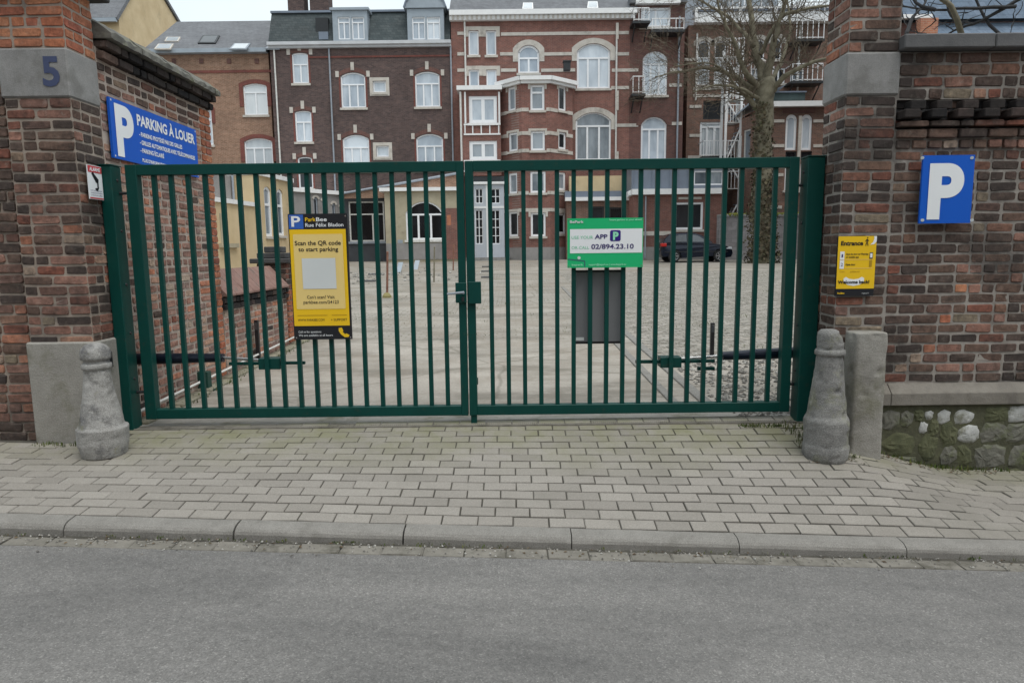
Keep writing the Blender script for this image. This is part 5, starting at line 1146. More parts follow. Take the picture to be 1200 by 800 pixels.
for i in range(7): u = H.uv(743+i*10.5, 205)[0]; H.put(MB().box(u-.02, u+.02, -.03, 0, z2+.32, H.uv(790, 191)[1]), 'zinc_seam', 'zinc')
for px in (756.5,): u, z1 = G.uv(px, 230); G.put(MB().tube((u, -.09, 0), (u, -.09, z1), .045), 'downpipe', 'pipe_grey')
m_ = F.uv(740, 233); mb = MB(); a = at(741, 233, 39.85); b = at(742.5, 226, 38.2)
MB().tube((a.x, 39.85, P0.z+z+.1), (b.x-.1, 38.6, P0.z+z2+.14), .15, .15, 8).build('curved_gutter', 'white_paint', th)

# --- house on the right with balconies and a fire stair
P0 = at(801, 303, 43.2); th = bthing('town_house', 'brown brick house with white roof terrace and balconies, behind the bare tree', 'house', P0)
F = Fac(th, P0)
for x0, y0, x1, y1, r, tr, l, pn in ((817, 48, 832, 100, 4, .38, 1, 'pane_white'), (837, 48, 851, 100, 4, .38, 1, 'pane_white'), (885, 46, 896, 70, 4, None, 1, 'pane_dark'), (903, 44, 916, 70, 5, None, 1, 'pane_dark'), (905, 80, 920, 98, 0, None, 2, 'pane_dark'), (880, 80, 896, 98, 0, None, 2, 'pane_mid'), (926, 82, 942, 100, 0, None, 2, 'pane_mid')):
    op = F.win(x0, y0, x1, y1, r, tr, l, pn, top_pane='pane_dark' if tr else None)
    if r: F.arch_band(op, .24, 'white_stone', leg=.1)
F.win(820, 143, 846, 184, 0, .14, 3, 'pane_white', fw=.14, sill=None); F.win(824, 118, 849, 140, 0, None, 1, 'black', frame='dark_metal', sill=None)
u1 = F.uv(970, 150)[0]; zt = F.uv(880, 29)[1]; F.wall(0, u1, -1.5, zt, 'fac_D', 8)
for y, segs in ((70, ((802, 815),)), (104, ((812, 870),)), (112, ((812, 905),)), (125, ((808, 822),)), (159, ((808, 820),)), (184, ((806, 852),)), (145, ((850, 880),))):
    for a, b in segs: F.box('white_band', 'white_stone', a, y-1.7, b, y+1.7, .035)
F.put(MB().box(.3, u1, -.5, -.001, zt-.0, zt+.26).box(.3, u1, -.4, -.001, zt+.262, zt+.62), 'terrace_front', 'white_paint'); F.put(MB().box(.25, u1, -.5, .1, zt+.64, zt+.74), 'terrace_coping', 'zinc'); F.put(MB().box(.25, u1, -.55, .1, zt+.741, zt+.86), 'terrace_rail', 'white_paint')
for px in (813, 864, 905, 932): u, z = F.uv(px, 22); F.put(MB().box(u-.09, u+.09, -.58, -.502, zt, zt+.85), 'terrace_post', 'white_paint')
R2 = Fac(th, P0+Vector((0, 1.6, 0))); u0, ux, _, _ = R2.rect(806, 0, 965, 20)
for x0, x1 in ((830, 843), (845, 856), (858, 868), (872, 880), (892, 905)): R2.win(x0, -14, x1, 14, 0, .25, 1, 'pane_light' if x0 < 840 else 'pane_mid', sill=None)
R2.wall(R2.uv(824, 5)[0], R2.uv(912, 5)[0], zt+.1, R2.uv(860, -22)[1], 'zinc_pale', 4, name='roof_room'); R2.wall(0, R2.uv(823, 5)[0], zt+.1, R2.uv(812, -20)[1], 'pipe_grey', 4, name='roof_slab', ops=[]); R2.put(MB().box(R2.uv(913, 5)[0], ux, .3, 4, zt+.1, R2.uv(930, 5)[1]), 'parapet', 'fac_D')
for px, y0, y1 in ((816.5, 40, 118), (871, 20, 120), (937, 30, 110)): u, z1 = F.uv(px, y0); _, z0 = F.uv(px, y1); F.put(MB().tube((u, -.1, z0), (u, -.1, z1), .06), 'downpipe', 'pipe_white')
balcony(925, 957, 10, 52, 5, dep=1.1); balcony(920, 955, 80, 100, 6, dep=1.1); balcony(874, 890, 78, 97, 4, dep=.9); balcony(818, 856, 168, 186, 12, dep=1.2); balcony(880, 902, 82, 98, 4, dep=.7)
# fire stair
a = at(862, 303, 41.6); th = bthing('fire_stair', 'white steel fire stair climbing the back of the house behind the bare tree', 'fire stair', (a.x, 41.6, a.z))
mb = MB()
for px, y0 in ((848, 60), (866, 48), (872, 190)):
    b = at(px, y0, 41.6); mb.box(b.x-.06, b.x+.06, 41.54, 41.66, a.z, b.z); mb.box(b.x-.06, b.x+.06, 40.74, 40.86, a.z, b.z-.5)
mb.build('stanchion', 'white_paint', th)
for y in (70, 92, 120, 146, 187, 222):
    l, r_ = at(848, y, 41.6), at(872 if y > 180 else 867, y, 41.6); MB().box(l.x, r_.x, 40.87, 41.53, l.z-.05, l.z).build('landing', 'pipe_white', th)
    rl = MB().box(l.x, r_.x, 40.85, 40.89, l.z+.95, l.z+1.0)
    for i in range(7): x = l.x+(r_.x-l.x)*i/6; rl.box(x-.015, x+.015, 40.856, 40.884, l.z, l.z+.95)
    rl.build('railing', 'white_paint', th)
for (xa, ya), (xb, yb) in (((850, 120), (866, 92)), ((866, 146), (850, 120)), ((850, 187), (868, 146)), ((870, 222), (850, 187)), ((852, 258), (872, 222)), ((864, 92), (850, 70))):
    p, q = at(xa, ya, 41.2), at(xb, yb, 41.2); st = MB().tube(p+Vector((0, -.3, 0)), q+Vector((0, -.3, 0)), .045, n=6).tube(p+Vector((0, .3, 0)), q+Vector((0, .3, 0)), .045, n=6); so = st.build('stringer', 'white_paint', th); tr_ = MB()
    for i in range(1, 8): m = p.lerp(q, i/8); tr_.box(m.x-.12, m.x+.12, m.y-.3, m.y+.3, m.z-.015, m.z+.015)
    tr_.build('treads', 'pipe_grey', so)

# --- one storey wing with tall arched lights
P0 = at(884, 302, 39.2); th = bthing('garden_wing', 'low brick wing with two tall round-headed windows, right of the bare tree', 'wing', P0)
F = Fac(th, P0)
for x0, x1 in ((920.5, 933.5), (938.5, 951.5), (900, 911)) [:2]:
    F.win(x0, 134, x1, 176, 6, None, 1, 'pane_light', fw=.13, sill=None); F.win(x0, 177.5, x1, 187.5, 0, None, 1, 'pane_dark', frame='dark_metal', sill=None); F.win(x0-1, 192, x1-1, 223, 0, None, 1, 'pane_dark', fw=.1)
F.box('stone_mullion', 'white_stone', 934.3, 136, 937.8, 223, .05)
u1 = F.uv(1015, 200)[0]; zt = F.uv(930, 126)[1]; F.wall(0, u1, -1, zt, 'fac_D', 3.6)
F.put(MB().box(-.2, u1, -.35, .2, zt, zt+.28), 'cornice', 'white_paint'); F.put(MB().box(F.uv(903, 110)[0], F.uv(948, 110)[0], .5, 2.4, zt+.05, zt+.9), 'tarpaulin', 'tarp'); F.put(MB().box(F.uv(903, 110)[0]-.05, F.uv(948, 110)[0]+.05, .4, 2.5, zt+.902, zt+.97), 'tarp_edge', 'zinc')
for y, segs in ((142, ((902, 919), (953, 966))), (171, ((899, 919), (953, 970))), (205, ((902, 918),)), (243, ((898, 916),)),): 
    for a, b in segs: F.box('white_band', 'white_stone', a, y-1.8, b, y+1.8, .035)
F.box('brick_hood', 'fac_C2', 917, 126.5, 955, 132.5, .05)
# side face with sloping glazed roof
a = at(856, 302, 41.4); b = P0.copy(); b.x -= .0; ang = math.atan2(P0.y-a.y, P0.x-a.x); G = Fac(th, a, ang); L_ = (P0-a).length; G.P.z = P0.z
G.win(862, 160, 869, 190, 0, None, 1, 'pane_dark', frame='pipe_white', sill=None); G.win(871, 152, 879, 188, 0, None, 1, 'pane_mid', frame='pipe_white', sill=None)
G.wall(0, L_, -1, G.uv(868, 158)[1]+.9, 'fac_D', .3, name='side_wall'); zz = G.uv(868, 158)[1]+.9
G.put(MB().add([(-.2, -.3, zz), (L_+.1, -.3, zz+.9), (L_+.1, 1.6, zz+1.6), (-.2, 1.6, zz+.7), (-.2, -.3, zz-.12), (L_+.1, -.3, zz+.78)], [(0, 1, 2, 3), (4, 5, 1, 0)]), 'lean_to_roof', 'zinc_pale')

# --- retaining wall with moss
a = at(842, 304, 37.2); th = bthing('retaining_wall', 'grey stone retaining wall with yellow moss along its top, behind the ivy covered trunk', 'wall', a)
F = Fac(th, a); u1 = F.uv(1030, 280)[0]; zt = F.uv(900, 254)[1]; F.wall(0, u1, -1, zt, 'grey_stone', .5, ops=[])
for i in range(12):
    ua, ub = u1*i/12, u1*(i+1)/12-.03; F.put(MB().cbox(ua, ub, -.06, .55, zt+.002, zt+.13+random.uniform(0, .03), .02), 'coping_stone', 'bluestone')
mb = MB(); rr = random.Random(3)
for i in range(260):
    u = rr.gauss(F.uv(935, 250)[0], 1.3) if i < 200 else rr.uniform(.1, 1.2); r = rr.uniform(.05, .13); y = rr.uniform(-.05, .3); z = zt+.15
    if 0 < u < u1: mb.add([(u+r, y, z), (u, y+r, z), (u-r, y, z), (u, y-r*.8, z), (u, y, z+r*.8), (u, y-r*.6, z-r*1.2)], [(0, 1, 4), (1, 2, 4), (2, 3, 4), (3, 0, 4), (3, 2, 5), (0, 3, 5)])
F.put(mb, 'moss_cushion', 'moss', kind='stuff')

# --- cream cottage with an arched window, left of the white door
P0 = at(453, 303, 39.4); th = bthing('yard_cottage', 'low cream rendered outbuilding with a wide arched window and a red brick corner pier', 'outbuilding', P0)
F = Fac(th, P0); op = F.win(475.5, 236, 519.5, 281, 13, .34, 3, 'pane_dark', fw=.11, sill='pipe_white'); u1 = F.uv(537.5, 260)[0]; zt = F.uv(495, 224)[1]
F.wall(0, u1, -1, zt, 'cream_dirty', 2.2); F.put(MB().box(-.25, u1+.05, -.2, 2.2, zt, zt+.2), 'coping', 'white_paint')
F.box('brick_pier', 'fac_C', 523, 244, 538, 303.5, .08); F.box('orange_patch', 'orange_face', 524, 252, 528.5, 264, .085, -.081)
F.box('stone_plinth', 'grey_render', 453, 285, 522, 304, .05)
F.put(MB().box(*F.rect(466, 281, 472, 285)[:2], -.03, 0, *F.rect(466, 281, 472, 285)[2:]), 'wall_vent', 'zinc_pale')
G = Fac(th, at(405, 303, 41.0)); q = [G.uv(400, 228.5), G.uv(536, 205), G.uv(536, 225), G.uv(452, 225), G.uv(452, 232), G.uv(400, 233)]
G.put(MB().prism(q[:1]+q[1:3]+q[3:], -.1, .1), 'lean_to_gable', 'fac_A'); a, b = G.uv(400, 227.5), G.uv(537, 203.5); G.put(MB().tube((a[0], -.16, a[1]), (b[0], -.16, b[1]), .075), 'sloping_gutter', 'pipe_grey')

# --- long cream annexe down the left side of the yard
A = at(238, 311, 29.6); B = at(343, 309.5, 38.2); A.z = B.z = .95; ang = math.atan2(B.y-A.y, B.x-A.x)
th = bthing('cream_annexe', 'long cream rendered annexe with two tall arched windows along the left of the yard', 'outbuilding', A)
F = Fac(th, A, ang); us = F.uv(302.5, 260)[0]; ue = F.uv(343, 260)[0]
F.win(310.5, 219, 318.5, 277, 4, .36, 1, 'pane_mid', fw=.14); F.win(325.5, 222, 332.5, 276, 4, .36, 1, 'pane_mid', fw=.14)
F.wall(us, ue, -1.2, F.uv(322, 210)[1], 'cream', 5); F.put(MB().box(us-.05, ue+.1, -.15, 5, F.uv(322, 210)[1], F.uv(322, 210)[1]+.22), 'coping', 'white_paint')
zl = F.uv(272, 239)[1]; F.wall(0, us-.003, -1.2, zl, 'cream', 3, name='low_wall', ops=[]); F.put(MB().box(-.1, us-.06, -.12, 3, zl, zl+.2), 'coping', 'white_paint')
F.put(MB().box(0, us-.05, 1.2, 3, zl+.201, F.uv(270, 200)[1]), 'grey_upper_wall', 'grey_render'); u = F.uv(297, 215)[0]; F.put(MB().tube((u, 1.1, zl+.2), (u, 1.1, F.uv(297, 196)[1]), .06), 'downpipe', 'pipe_grey')
u = F.uv(303.5, 260)[0]; F.put(MB().tube((u, -.08, 0), (u, -.08, zl), .06), 'downpipe', 'pipe_white')
u0, u1, z0, z1 = F.rect(258, 250, 263, 285); F.put(MB().box(u0, u1, -.03, 0, z0, z1), 'blind_window', 'cream_dirty'); F.put(MB().box(u0-.2, u1+.9, -.18, 0, z0-.2, z0-.003), 'window_ledge', 'cream_dirty')
A2 = at(345, 309, 38.6); B2 = at(408, 304, 41.7); A2.z = B2.z = .97
th = bthing('side_range', 'low grey rendered range with a row of small arched windows, behind the yellow board', 'outbuilding', A2)
ang = math.atan2(B2.y-A2.y, B2.x-A2.x); F = Fac(th, A2, ang)
for x0, x1, y0, y1 in ((368, 373, 231, 262), (378, 382.5, 233.5, 263), (389.5, 393.5, 238, 265), (399, 402.5, 241, 266)): op = F.win(x0, y0, x1, y1, 3, None, 1, 'pane_dark', frame='pipe_grey', sill=None); F.arch_band(op, .12, 'white_stone')
L_ = (B2-A2).length; zt = F.uv(376, 227)[1]; F.wall(0, L_, -1, zt, 'grey_render', 2); F.put(MB().box(-.1, L_, -.15, 2, zt, zt+.22), 'coping', 'white_paint')

# --- slate blue house beyond the right wall
a = at(1052, 60, 30); th = bthing('slate_house', 'blue slate roofed house with an orange brick pier beyond the right street wall', 'house', (a.x, 30, z_yard(30)))
x1 = a.x+14; MB().box(a.x, x1, 30, 33.5, z_yard(30)-.5, at(1060, 27, 30).z).build('wall', 'fac_C2', th)
ze = at(1060, 26, 30).z; MB().add([(a.x-.2, 29.7, ze), (x1, 29.7, ze), (x1, 31.8, ze+5.6), (a.x-.2, 31.8, ze+5.6), (x1, 33.8, ze), (a.x-.2, 33.8, ze)], [(0, 1, 2, 3), (3, 2, 4, 5), (0, 3, 5), (1, 4, 2)]).build('roof', 'slate_blue', th)
MB().box(a.x-.2, at(1090, 25, 29.6).x, 29.45, 29.69, ze-.02, ze+.13).build('gutter', 'white_paint', th)
c0 = at(1078, 46, 28.8); c1 = at(1100, 21, 28.8); MB().box(c0.x, c1.x, 28.8, 29.15, z_yard(29), c1.z).build('brick_pier', 'fac_orange', th)
q0 = at(1100, 60, 29); MB().add([(q0.x, 29.2, z_yard(29)), (x1, 29.2, z_yard(29)), (x1, 29.2, q0.z+.3), (q0.x, 29.2, q0.z+.3), (x1, 33, q0.z+5.5), (q0.x, 33, q0.z+5.5), (q0.x, 33, z_yard(29)), (x1, 33, z_yard(29))], [(0, 1, 2, 3), (3, 2, 4, 5), (0, 3, 5, 6), (1, 7, 4, 2)]).build('slate_front', 'slate_blue', th)
# ------------------------------------------------------------------ trees
def limb_mesh(pts, rad, n=7):
    mb = MB(); k = len(pts)
    for i, (p, r) in enumerate(zip(pts, rad)):
        d = (pts[min(i+1, k-1)]-pts[max(i-1, 0)]).normalized(); a = d.cross(Vector((.31, .9, .17))).normalized(); b = d.cross(a)
        for j in range(n): t = 2*math.pi*j/n; mb.v.append(tuple(p+(a*math.cos(t)+b*math.sin(t))*r*random.uniform(.9, 1.12)))
    mb.f = [(i*n+j, i*n+(j+1) % n, (i+1)*n+(j+1) % n, (i+1)*n+j) for i in range(k-1) for j in range(n)]+[tuple((k-1)*n+j for j in range(n)), tuple(range(n-1, -1, -1))]; mb.mi = [0]*len(mb.f)
    return mb
def smooth_path(pts, rad, sub=4, wob=.06):
    P, Q = [], []
    for i in range(len(pts)-1):
        p0, p1, p2, p3 = pts[max(i-1, 0)], pts[i], pts[i+1], pts[min(i+2, len(pts)-1)]
        for s_ in range(sub):
            t = s_/sub; v = .5*((2*p1)+(-p0+p2)*t+(2*p0-5*p1+4*p2-p3)*t*t+(-p0+3*p1-3*p2+p3)*t**3)
            P.append(v+Vector((random.uniform(-wob, wob), random.uniform(-wob, wob), random.uniform(-wob, wob)))*min(1, rad[i]*4)); Q.append(rad[i]+(rad[i+1]-rad[i])*t)
    P.append(pts[-1]); Q.append(rad[-1]); return P, Q
def twig(mb, p, d, L, r, depth):
    n = 4; q = p; dd = d.copy()
    for i in range(n):
        dd = (dd+Vector((random.gauss(0, .22), random.gauss(0, .22), random.gauss(.06, .2)))).normalized(); q2 = q+dd*L/n; rr = r*(1-i/n*.65)
        mb.tube(q, q2, rr, rr*.84, 3 if r < .02 else 4, cap=False); q = q2
        if depth > 0 and i > 0:
            for _ in range(random.choice((1, 1, 2))):
                s_ = dd.orthogonal().normalized(); s_.rotate(__import__('mathutils').Quaternion(dd, random.uniform(0, 6.28)))
                twig(mb, q, (dd*.75+s_*.75+Vector((0, 0, .12))).normalized(), L*random.uniform(.4, .65), max(.0085, rr*.6), depth-1)
YT = 33.5; K = YT/790
base = at(893, 311, YT); g = z_yard(YT)
tree = thing('bare_tree', 'large bare pollarded tree with a thick ivy covered trunk by the retaining wall', 'tree', (base.x, YT, g))
pts = [Vector((base.x, YT, g-.2)), at(893, 292, YT), at(892, 240, YT), at(893, 190, YT), at(895, 130, YT), at(897, 96, YT)]
P_, Q_ = smooth_path(pts, [16*K, 12*K, 9.8*K, 9.4*K, 10*K, 9.6*K], 4, .08); limb_mesh(P_, Q_, 14).build('trunk', 'bark', tree, smooth=True)
tw = MB()
limbs = [([(897, 104), (886, 62), (880, 22), (875, -30)], [8.5, 5.6, 4.2, 2.5], (0, .4, .8, 1.2)), ([(898, 102), (906, 60), (913, 25), (930, -20)], [7, 5, 3.6, 2], (0, -.4, -.7, -1)), ([(902, 108), (926, 87), (955, 73), (1000, 60)], [5, 3.4, 2.4, 1], (0, -1, -2, -3)),
         ([(892, 106), (872, 82), (862, 52), (846, 20), (838, -12)], [5.5, 4, 3, 2, 1.3], (0, -.6, -.9, -1.2, -1.4)), ([(892, 112), (864, 92), (832, 80), (797, 84), (768, 90)], [5.5, 3.6, 2.6, 1.6, .8], (0, .5, .8, .9, 1)), ([(890, 130), (876, 115), (867, 106)], [4.5, 3.4, 2.8], (0, -.3, -.5)),
         ([(891, 64), (915, 22), (948, 10), (1000, 4)], [3.6, 2.8, 2, .9], (0, -.6, -1.2, -1.8)), ([(884, 55), (860, 26), (830, 6), (800, -8)], [3.4, 2.4, 1.6, .8], (0, .6, 1, 1.4)), ([(900, 100), (918, 66), (926, 30), (920, -10)], [4, 2.8, 2, 1.2], (0, 1, 1.6, 2)), ([(893, 118), (868, 104), (842, 100), (812, 108)], [3.4, 2.2, 1.4, .7], (0, -.9, -1.3, -1.6)), ([(866, 107), (850, 84), (826, 74), (790, 78)], [2.4, 1.6, 1.1, .6], (-.5, -.8, -1, -1.1))]
for lp_, lr, dy in limbs:
    pts = [at(x, y, YT+d) for (x, y), d in zip(lp_, dy)]; P_, Q_ = smooth_path(pts, [r*K*.76 for r in lr], 5, .10); limb_mesh(P_, Q_, 7).build('limb', 'bark', tree, smooth=True)
    for i in range(3, len(P_)):
        for _ in range(random.choice((1, 2, 2))):
            d = (P_[i]-P_[i-1]).normalized(); s_ = d.orthogonal().normalized(); s_.rotate(__import__('mathutils').Quaternion(d, random.uniform(0, 6.28)))
            twig(tw, P_[i], (d*.5+s_*.9+Vector((0, 0, .15))).normalized(), random.uniform(.9, 2.3), max(.014, min(.03, Q_[i]*.35)), 2)
tw.build('twigs', 'twig', tree, kind='stuff')
iv = MB()
for i in range(4200):
    h = random.random()**1.25; py = 312-h*190; r = (10 if py < 230 else 10.5+5*random.random()+4*max(0, (py-270)/40))*K; c = at(893, py, YT); a = random.uniform(0, 6.28)
    if math.sin(a) > .4: continue
    if random.random() < (.55 if py < 200 else .08): continue
    rr = r*random.uniform(.88, 1.18+.25*(math.sin(py*.35+a*3) > .5)); p = Vector((c.x+rr*math.cos(a), YT+rr*math.sin(a), c.z)); s_ = random.uniform(.05, .11)
    u = Vector((random.gauss(0, 1), random.gauss(0, 1), random.gauss(0, 1))).normalized()*s_; v = u.cross(Vector((math.cos(a), math.sin(a), random.uniform(-.5, .8)))).normalized()*s_*.8
    iv.add([p-u, p+v, p+u, p-v], [(0, 1, 2, 3)])
iv.build('ivy', 'ivy', tree, kind='stuff')
# dark branches over the right street wall
b = Vector((5.75, 8.2, z_yard(8.2))); yt = thing('young_tree', 'slim bare tree with dark branches reaching over the right street wall coping', 'tree', tuple(b))
pts = [b, b+Vector((.05, 0, 1.2)), b+Vector((-.02, .05, 2.4)), at(1122, 24, 8.2), at(1098, -6, 8.2), at(1080, -60, 8.2)]
P_, Q_ = smooth_path(pts, [.075, .062, .05, .032, .02, .012], 4, .03); limb_mesh(P_, Q_, 8).build('trunk', 'bark', yt, smooth=True); t2 = MB()
for q in ([(1190, 8), (1130, 10), (1090, 12), (1052, 6)], [(1200, -4), (1150, 24), (1118, 36), (1096, 52)], [(1128, 30), (1112, 12), (1110, -30)], [(1096, 12), (1074, 4), (1062, -20)], [(1200, 60), (1160, 30), (1140, -10)], [(1062, 42), (1070, 20), (1084, 4), (1090, -20)]):
    P_, Q_ = smooth_path([at(x, y, 8.2+.12*i) for i, (x, y) in enumerate(q)], [.024, .018, .013, .008][:len(q)], 4, .05); limb_mesh(P_, Q_, 5).build('limb', 'twig_dark', yt, smooth=True)
    for i in range(2, len(P_), 3):
        d = (P_[i]-P_[i-1]).normalized(); s_ = d.orthogonal().normalized(); s_.rotate(__import__('mathutils').Quaternion(d, random.uniform(0, 6.28))); twig(t2, P_[i], (d*.6+s_*.7+Vector((0, 0, .3))).normalized(), random.uniform(.25, .55), .006, 1)
t2.build('twigs', 'twig_dark', yt, kind='stuff')

# ------------------------------------------------------------------ parked car, nose to the right
cx0 = at(770.5, 303, 35.6); CL = at(853, 303, 35.6).x-cx0.x; g = z_yard(35.6)
car = thing('parked_car', 'dark navy hatchback parked by the rear extension, nose towards the stone wall', 'car', (cx0.x+CL/2, 35.6, g))
S_ = CL/4.0; HW = .87
def cp_(x, y, z): return (cx0.x+x*S_, 35.6+y, g+z)
def wheel_arc(c, r, a0, a1, n=8): return [(c+r*math.cos(R(a0+(a1-a0)*i/n)), .30+r*math.sin(R(a0+(a1-a0)*i/n))) for i in range(n+1)]
low = [(.03, .36), (.0, .55), (.05, .86), (.10, 1.0), (.35, 1.02), (1.2, .99), (2.2, .97), (2.75, .95), (3.1, .90), (3.5, .83), (3.82, .72), (3.97, .58), (4.0, .42), (3.92, .24), (3.62, .20)]+wheel_arc(3.25, .36, 0, 180)[0:]+[(1.12, .20)]+wheel_arc(.74, .36, 0, 180)+[(.12, .26)]
def loft(poly, lim, name, mat, par, bevel=0):
    bm = bmesh.new(); ys = (-1, -.93, .93, 1); rings = []
    for k in ys:
        ring = []
        for x, z in poly:
            ww = lim(x, z); sh = .985 if abs(k) == 1 else 1
            ring.append(bm.verts.new(cp_(2+(x-2)*(.985 if abs(k) == 1 else 1), k*ww*.93/.93, .6+(z-.6)*sh)))
        rings.append(ring)
    n = len(poly)
    for a, b in zip(rings, rings[1:]):
        for i in range(n): bm.faces.new((a[i], a[(i+1) % n], b[(i+1) % n], b[i]))
    bm.faces.new(rings[0][::-1]); bm.faces.new(rings[-1]); mb = MB(); mb.bm(bm); return mb.build(name, mat, par, smooth=False)
loft(low, lambda x, z: HW-(.06 if x < .15 or x > 3.8 else 0)-.05*max(0, (z-.75)/.25), 'body', 'car', car)
gh = [(.10, .99), (.22, 1.18), (.48, 1.40), (.75, 1.465), (1.4, 1.49), (1.95, 1.46), (2.25, 1.37), (2.88, .96)]
def gw(z): return .82-.20*max(0, (z-.97)/.52)
loft(gh, lambda x, z: gw(z), 'roof_shell', 'car', car)
for sgn in (-1, 1):
    for poly in ([(.62, 1.04), (.72, 1.28), (1.02, 1.385), (1.42, 1.40), (1.42, 1.03)], [(1.49, 1.03), (1.49, 1.40), (1.92, 1.375), (2.12, 1.31), (2.58, 1.01)], ): 
        MB().add([cp_(x, sgn*(gw(z)+.008), z) for x, z in poly], [tuple(range(len(poly)))]).build('side_window', 'car_glass', car)
    MB().add([cp_(x, sgn*(HW+.006), z) for x, z in ((.16, .50), (3.7, .50), (3.7, .54), (.16, .54))], [(0, 1, 2, 3)]).build('door_trim', 'black', car)
    for xd in (1.45, 2.55): MB().add([cp_(x, sgn*(HW+.004), z) for x, z in ((xd, .3), (xd+.012, .3), (xd+.012, .95), (xd, .95))], [(0, 1, 2, 3)]).build('door_gap', 'black', car)
    MB().cbox(*sorted((cp_(2.42, 0, 0)[0], cp_(2.6, 0, 0)[0])), *sorted((35.6+sgn*(HW-.02), 35.6+sgn*(HW+.14))), g+.98, g+1.10, .03).build('wing_mirror', 'car', car)
    for xw in (.74, 3.25):
        c = Vector(cp_(xw, sgn*.80, .30)); ax = Vector((0, sgn, 0)); wh = MB().tube(c-ax*.12, c+ax*.045, .30, n=22).tube(c+ax*.045, c+ax*.06, .30, .27, 22).build('wheel', 'tyre', car)
        rm = MB()
        for i in range(6): a = 2*math.pi*i/6; d = Vector((math.cos(a), 0, math.sin(a))); rm.tube(c+ax*.064+d*.03, c+ax*.064+d*.185, .026, .02, 6)
        rm.tube(c+ax*.05, c+ax*.068, .05, n=10)
        for i in range(18): a, b_ = 2*math.pi*i/18, 2*math.pi*(i+1)/18; rm.tube(c+ax*.063+Vector((math.cos(a), 0, math.sin(a)))*.195, c+ax*.063+Vector((math.cos(b_), 0, math.sin(b_)))*.195, .014, n=5, cap=False)
        rm.build('rim', 'rim', wh)
MB().add([cp_(*p) for p in ((.135, -.62, 1.06), (.135, .62, 1.06), (.40, .55, 1.36), (.40, -.55, 1.36))], [(0, 1, 2, 3)]).build('rear_window', 'car_glass', car)
MB().add([cp_(*p) for p in ((2.29, -.60, 1.365), (2.29, .60, 1.365), (2.87, .72, .995), (2.87, -.72, .995))], [(0, 1, 2, 3)]).build('windscreen', 'car_glass', car)
for sgn in (-1, 1):
    MB().cbox(cp_(-.01, 0, 0)[0], cp_(.30, 0, 0)[0], *sorted((35.6+sgn*.60, 35.6+sgn*(HW+.004))), g+.80, g+.97, .02).build('tail_light', 'red_lens', car)
    MB().cbox(cp_(3.56, 0, 0)[0], cp_(3.93, 0, 0)[0], *sorted((35.6+sgn*.52, 35.6+sgn*(HW-.03))), g+.62, g+.74, .03).build('headlight', 'clear_lens', car)
MB().cbox(cp_(-.02, 0, 0)[0], cp_(.02, 0, 0)[0], 35.35, 35.85, g+.62, g+.73, .01).build('number_plate', 's_white_dull', car)

# ------------------------------------------------------------------ small things in the yard
def post(px, y0, y1, Y, r, mat, label, foot=None):
    b = at(px, y1, Y); gz = z_yard(Y); a = at(px+.6, y0, Y); t = thing('iron_stake', label, 'stake', (b.x, Y, gz), group='stakes standing in the yard')
    MB().tube((b.x, Y, gz-.05), a, r, r*.9, 8).build('shaft', mat, t); MB().tube(a, a+Vector((0, 0, .03)), r*1.2, r*.6, 8).build('head', mat, t)
    if foot: MB().lathe(b.x, Y, [(.12, gz-.02), (.11, gz+.05), (.07, gz+.11), (.03, gz+.13)], 9, .2).build('footing', foot, t)
post(453.5, 296, 347, 17.2, .03, 'rust', 'rusty iron stake in a mossy footing, nearest of the stakes in the yard', 'moss_stone')
post(508.5, 290, 331, 22.6, .026, 'bark', 'thin grey brown stake further back, below the arched cottage window')
post(531, 287, 316, 30, .03, 'rust', 'short rusty stake far back by the red corner pier of the cottage')
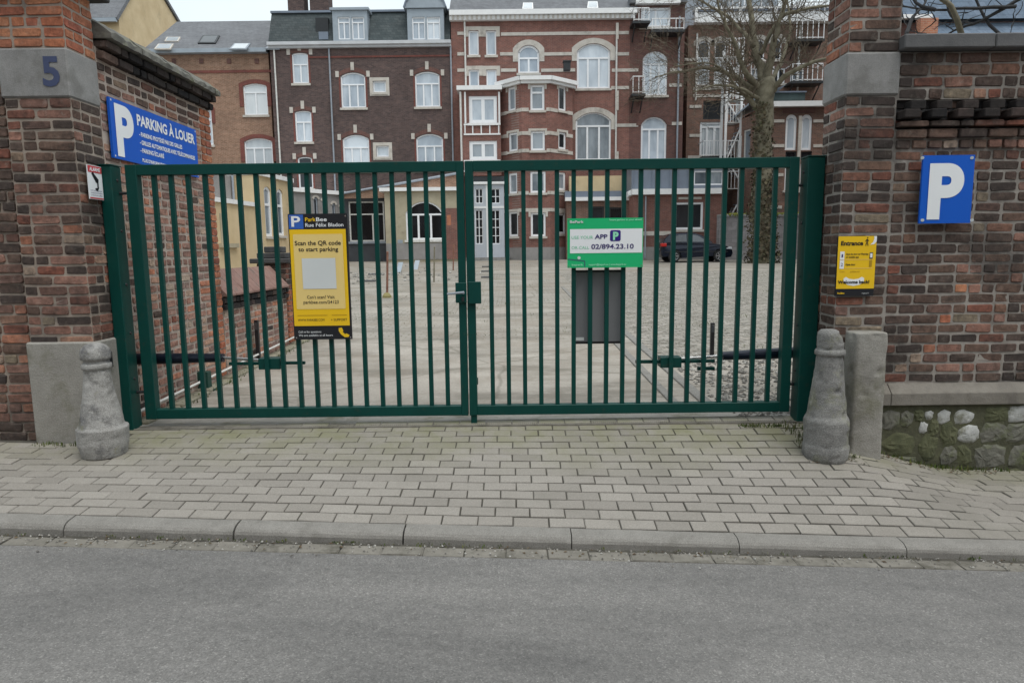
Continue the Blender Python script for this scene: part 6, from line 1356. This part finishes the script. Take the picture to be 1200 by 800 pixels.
for px, y0, y1, Y, lab in ((467, 303, 316, 29, 'small pale blue and white board leaning in front of the cream cottage'), (487, 303, 314, 31, 'small white board further right in front of the cream cottage')):
    a = at(px-3, y1, Y); b = at(px+2, y0, Y); gz = z_yard(Y)
    t = thing('leaning_board', lab, 'board', ((a.x+b.x)/2, Y, gz)); MB().add([(a.x, Y, gz), (b.x, Y, gz), (b.x+.08, Y+.25, gz+.42), (a.x+.08, Y+.25, gz+.42), (a.x, Y+.04, gz), (b.x, Y+.04, gz), (b.x+.08, Y+.29, gz+.42), (a.x+.08, Y+.29, gz+.42)], [(0, 1, 2, 3), (4, 5, 6, 7), (0, 1, 5, 4), (2, 3, 7, 6), (1, 2, 6, 5), (3, 0, 4, 7)]).build('panel', 'zinc_pale', t)
rs3 = random.Random(9)
for i, (x0, x1, py) in enumerate(((564, 578, 318.5), (564, 578, 325.5), (432, 450, 322), (428, 440, 330), (565, 577, 313))):
    Y = 0; 
    for it in range(30): Y = Y+0
    hor = 790*1.0; d = ray((x0+x1)/2, py); Yg = 12.0
    for it in range(60): p = CAMP+d*(Yg/d.y); Yg -= (z_yard(Yg)-p.z)/(.026-d.z/d.y)
    a, b = at(x0, py, Yg), at(x1, py, Yg)
    lab = ('long dark slab lying flat in front of the white door, the middle of three', 'long dark slab lying nearest the gate in front of the white door', 'dark plank lying beside the rusty stake in the yard', 'short dark plank lying left of the rusty stake', 'dark slab lying nearest the white door step')[i]
    o = MB().cbox(a.x, b.x, Yg-.12, Yg+.12, z_yard(Yg)+.0, z_yard(Yg)+.06, .01).build('flat_slab', 'bluestone_dark', origin=((a.x+b.x)/2, Yg, z_yard(Yg))); tag(o, lab, 'slab', 'slabs lying in the yard')
# loose rubble and earth heap left of the centre, by the cottage
rb = MB()
for i in range(170):
    x = rs3.gauss(-5.2, 1.6); y = rs3.gauss(27, 2.5); r = rs3.uniform(.02, .08); z = z_yard(y)
    rb.add([(x+rs3.uniform(.5, 1.2)*r*a, y+rs3.uniform(.5, 1.2)*r*b, z+r*.3+rs3.uniform(.4, .9)*r*c) for a, b, c in ((1, 0, 0), (0, 1, 0), (-1, 0, 0), (0, -1, 0), (0, 0, 1), (0, 0, -1))], [(0, 1, 4), (1, 2, 4), (2, 3, 4), (3, 0, 4), (1, 0, 5), (2, 1, 5), (3, 2, 5), (0, 3, 5)])
rb.build('rubble', 'gravel', kind='stuff', origin=(-5.2, 27, z_yard(27)))
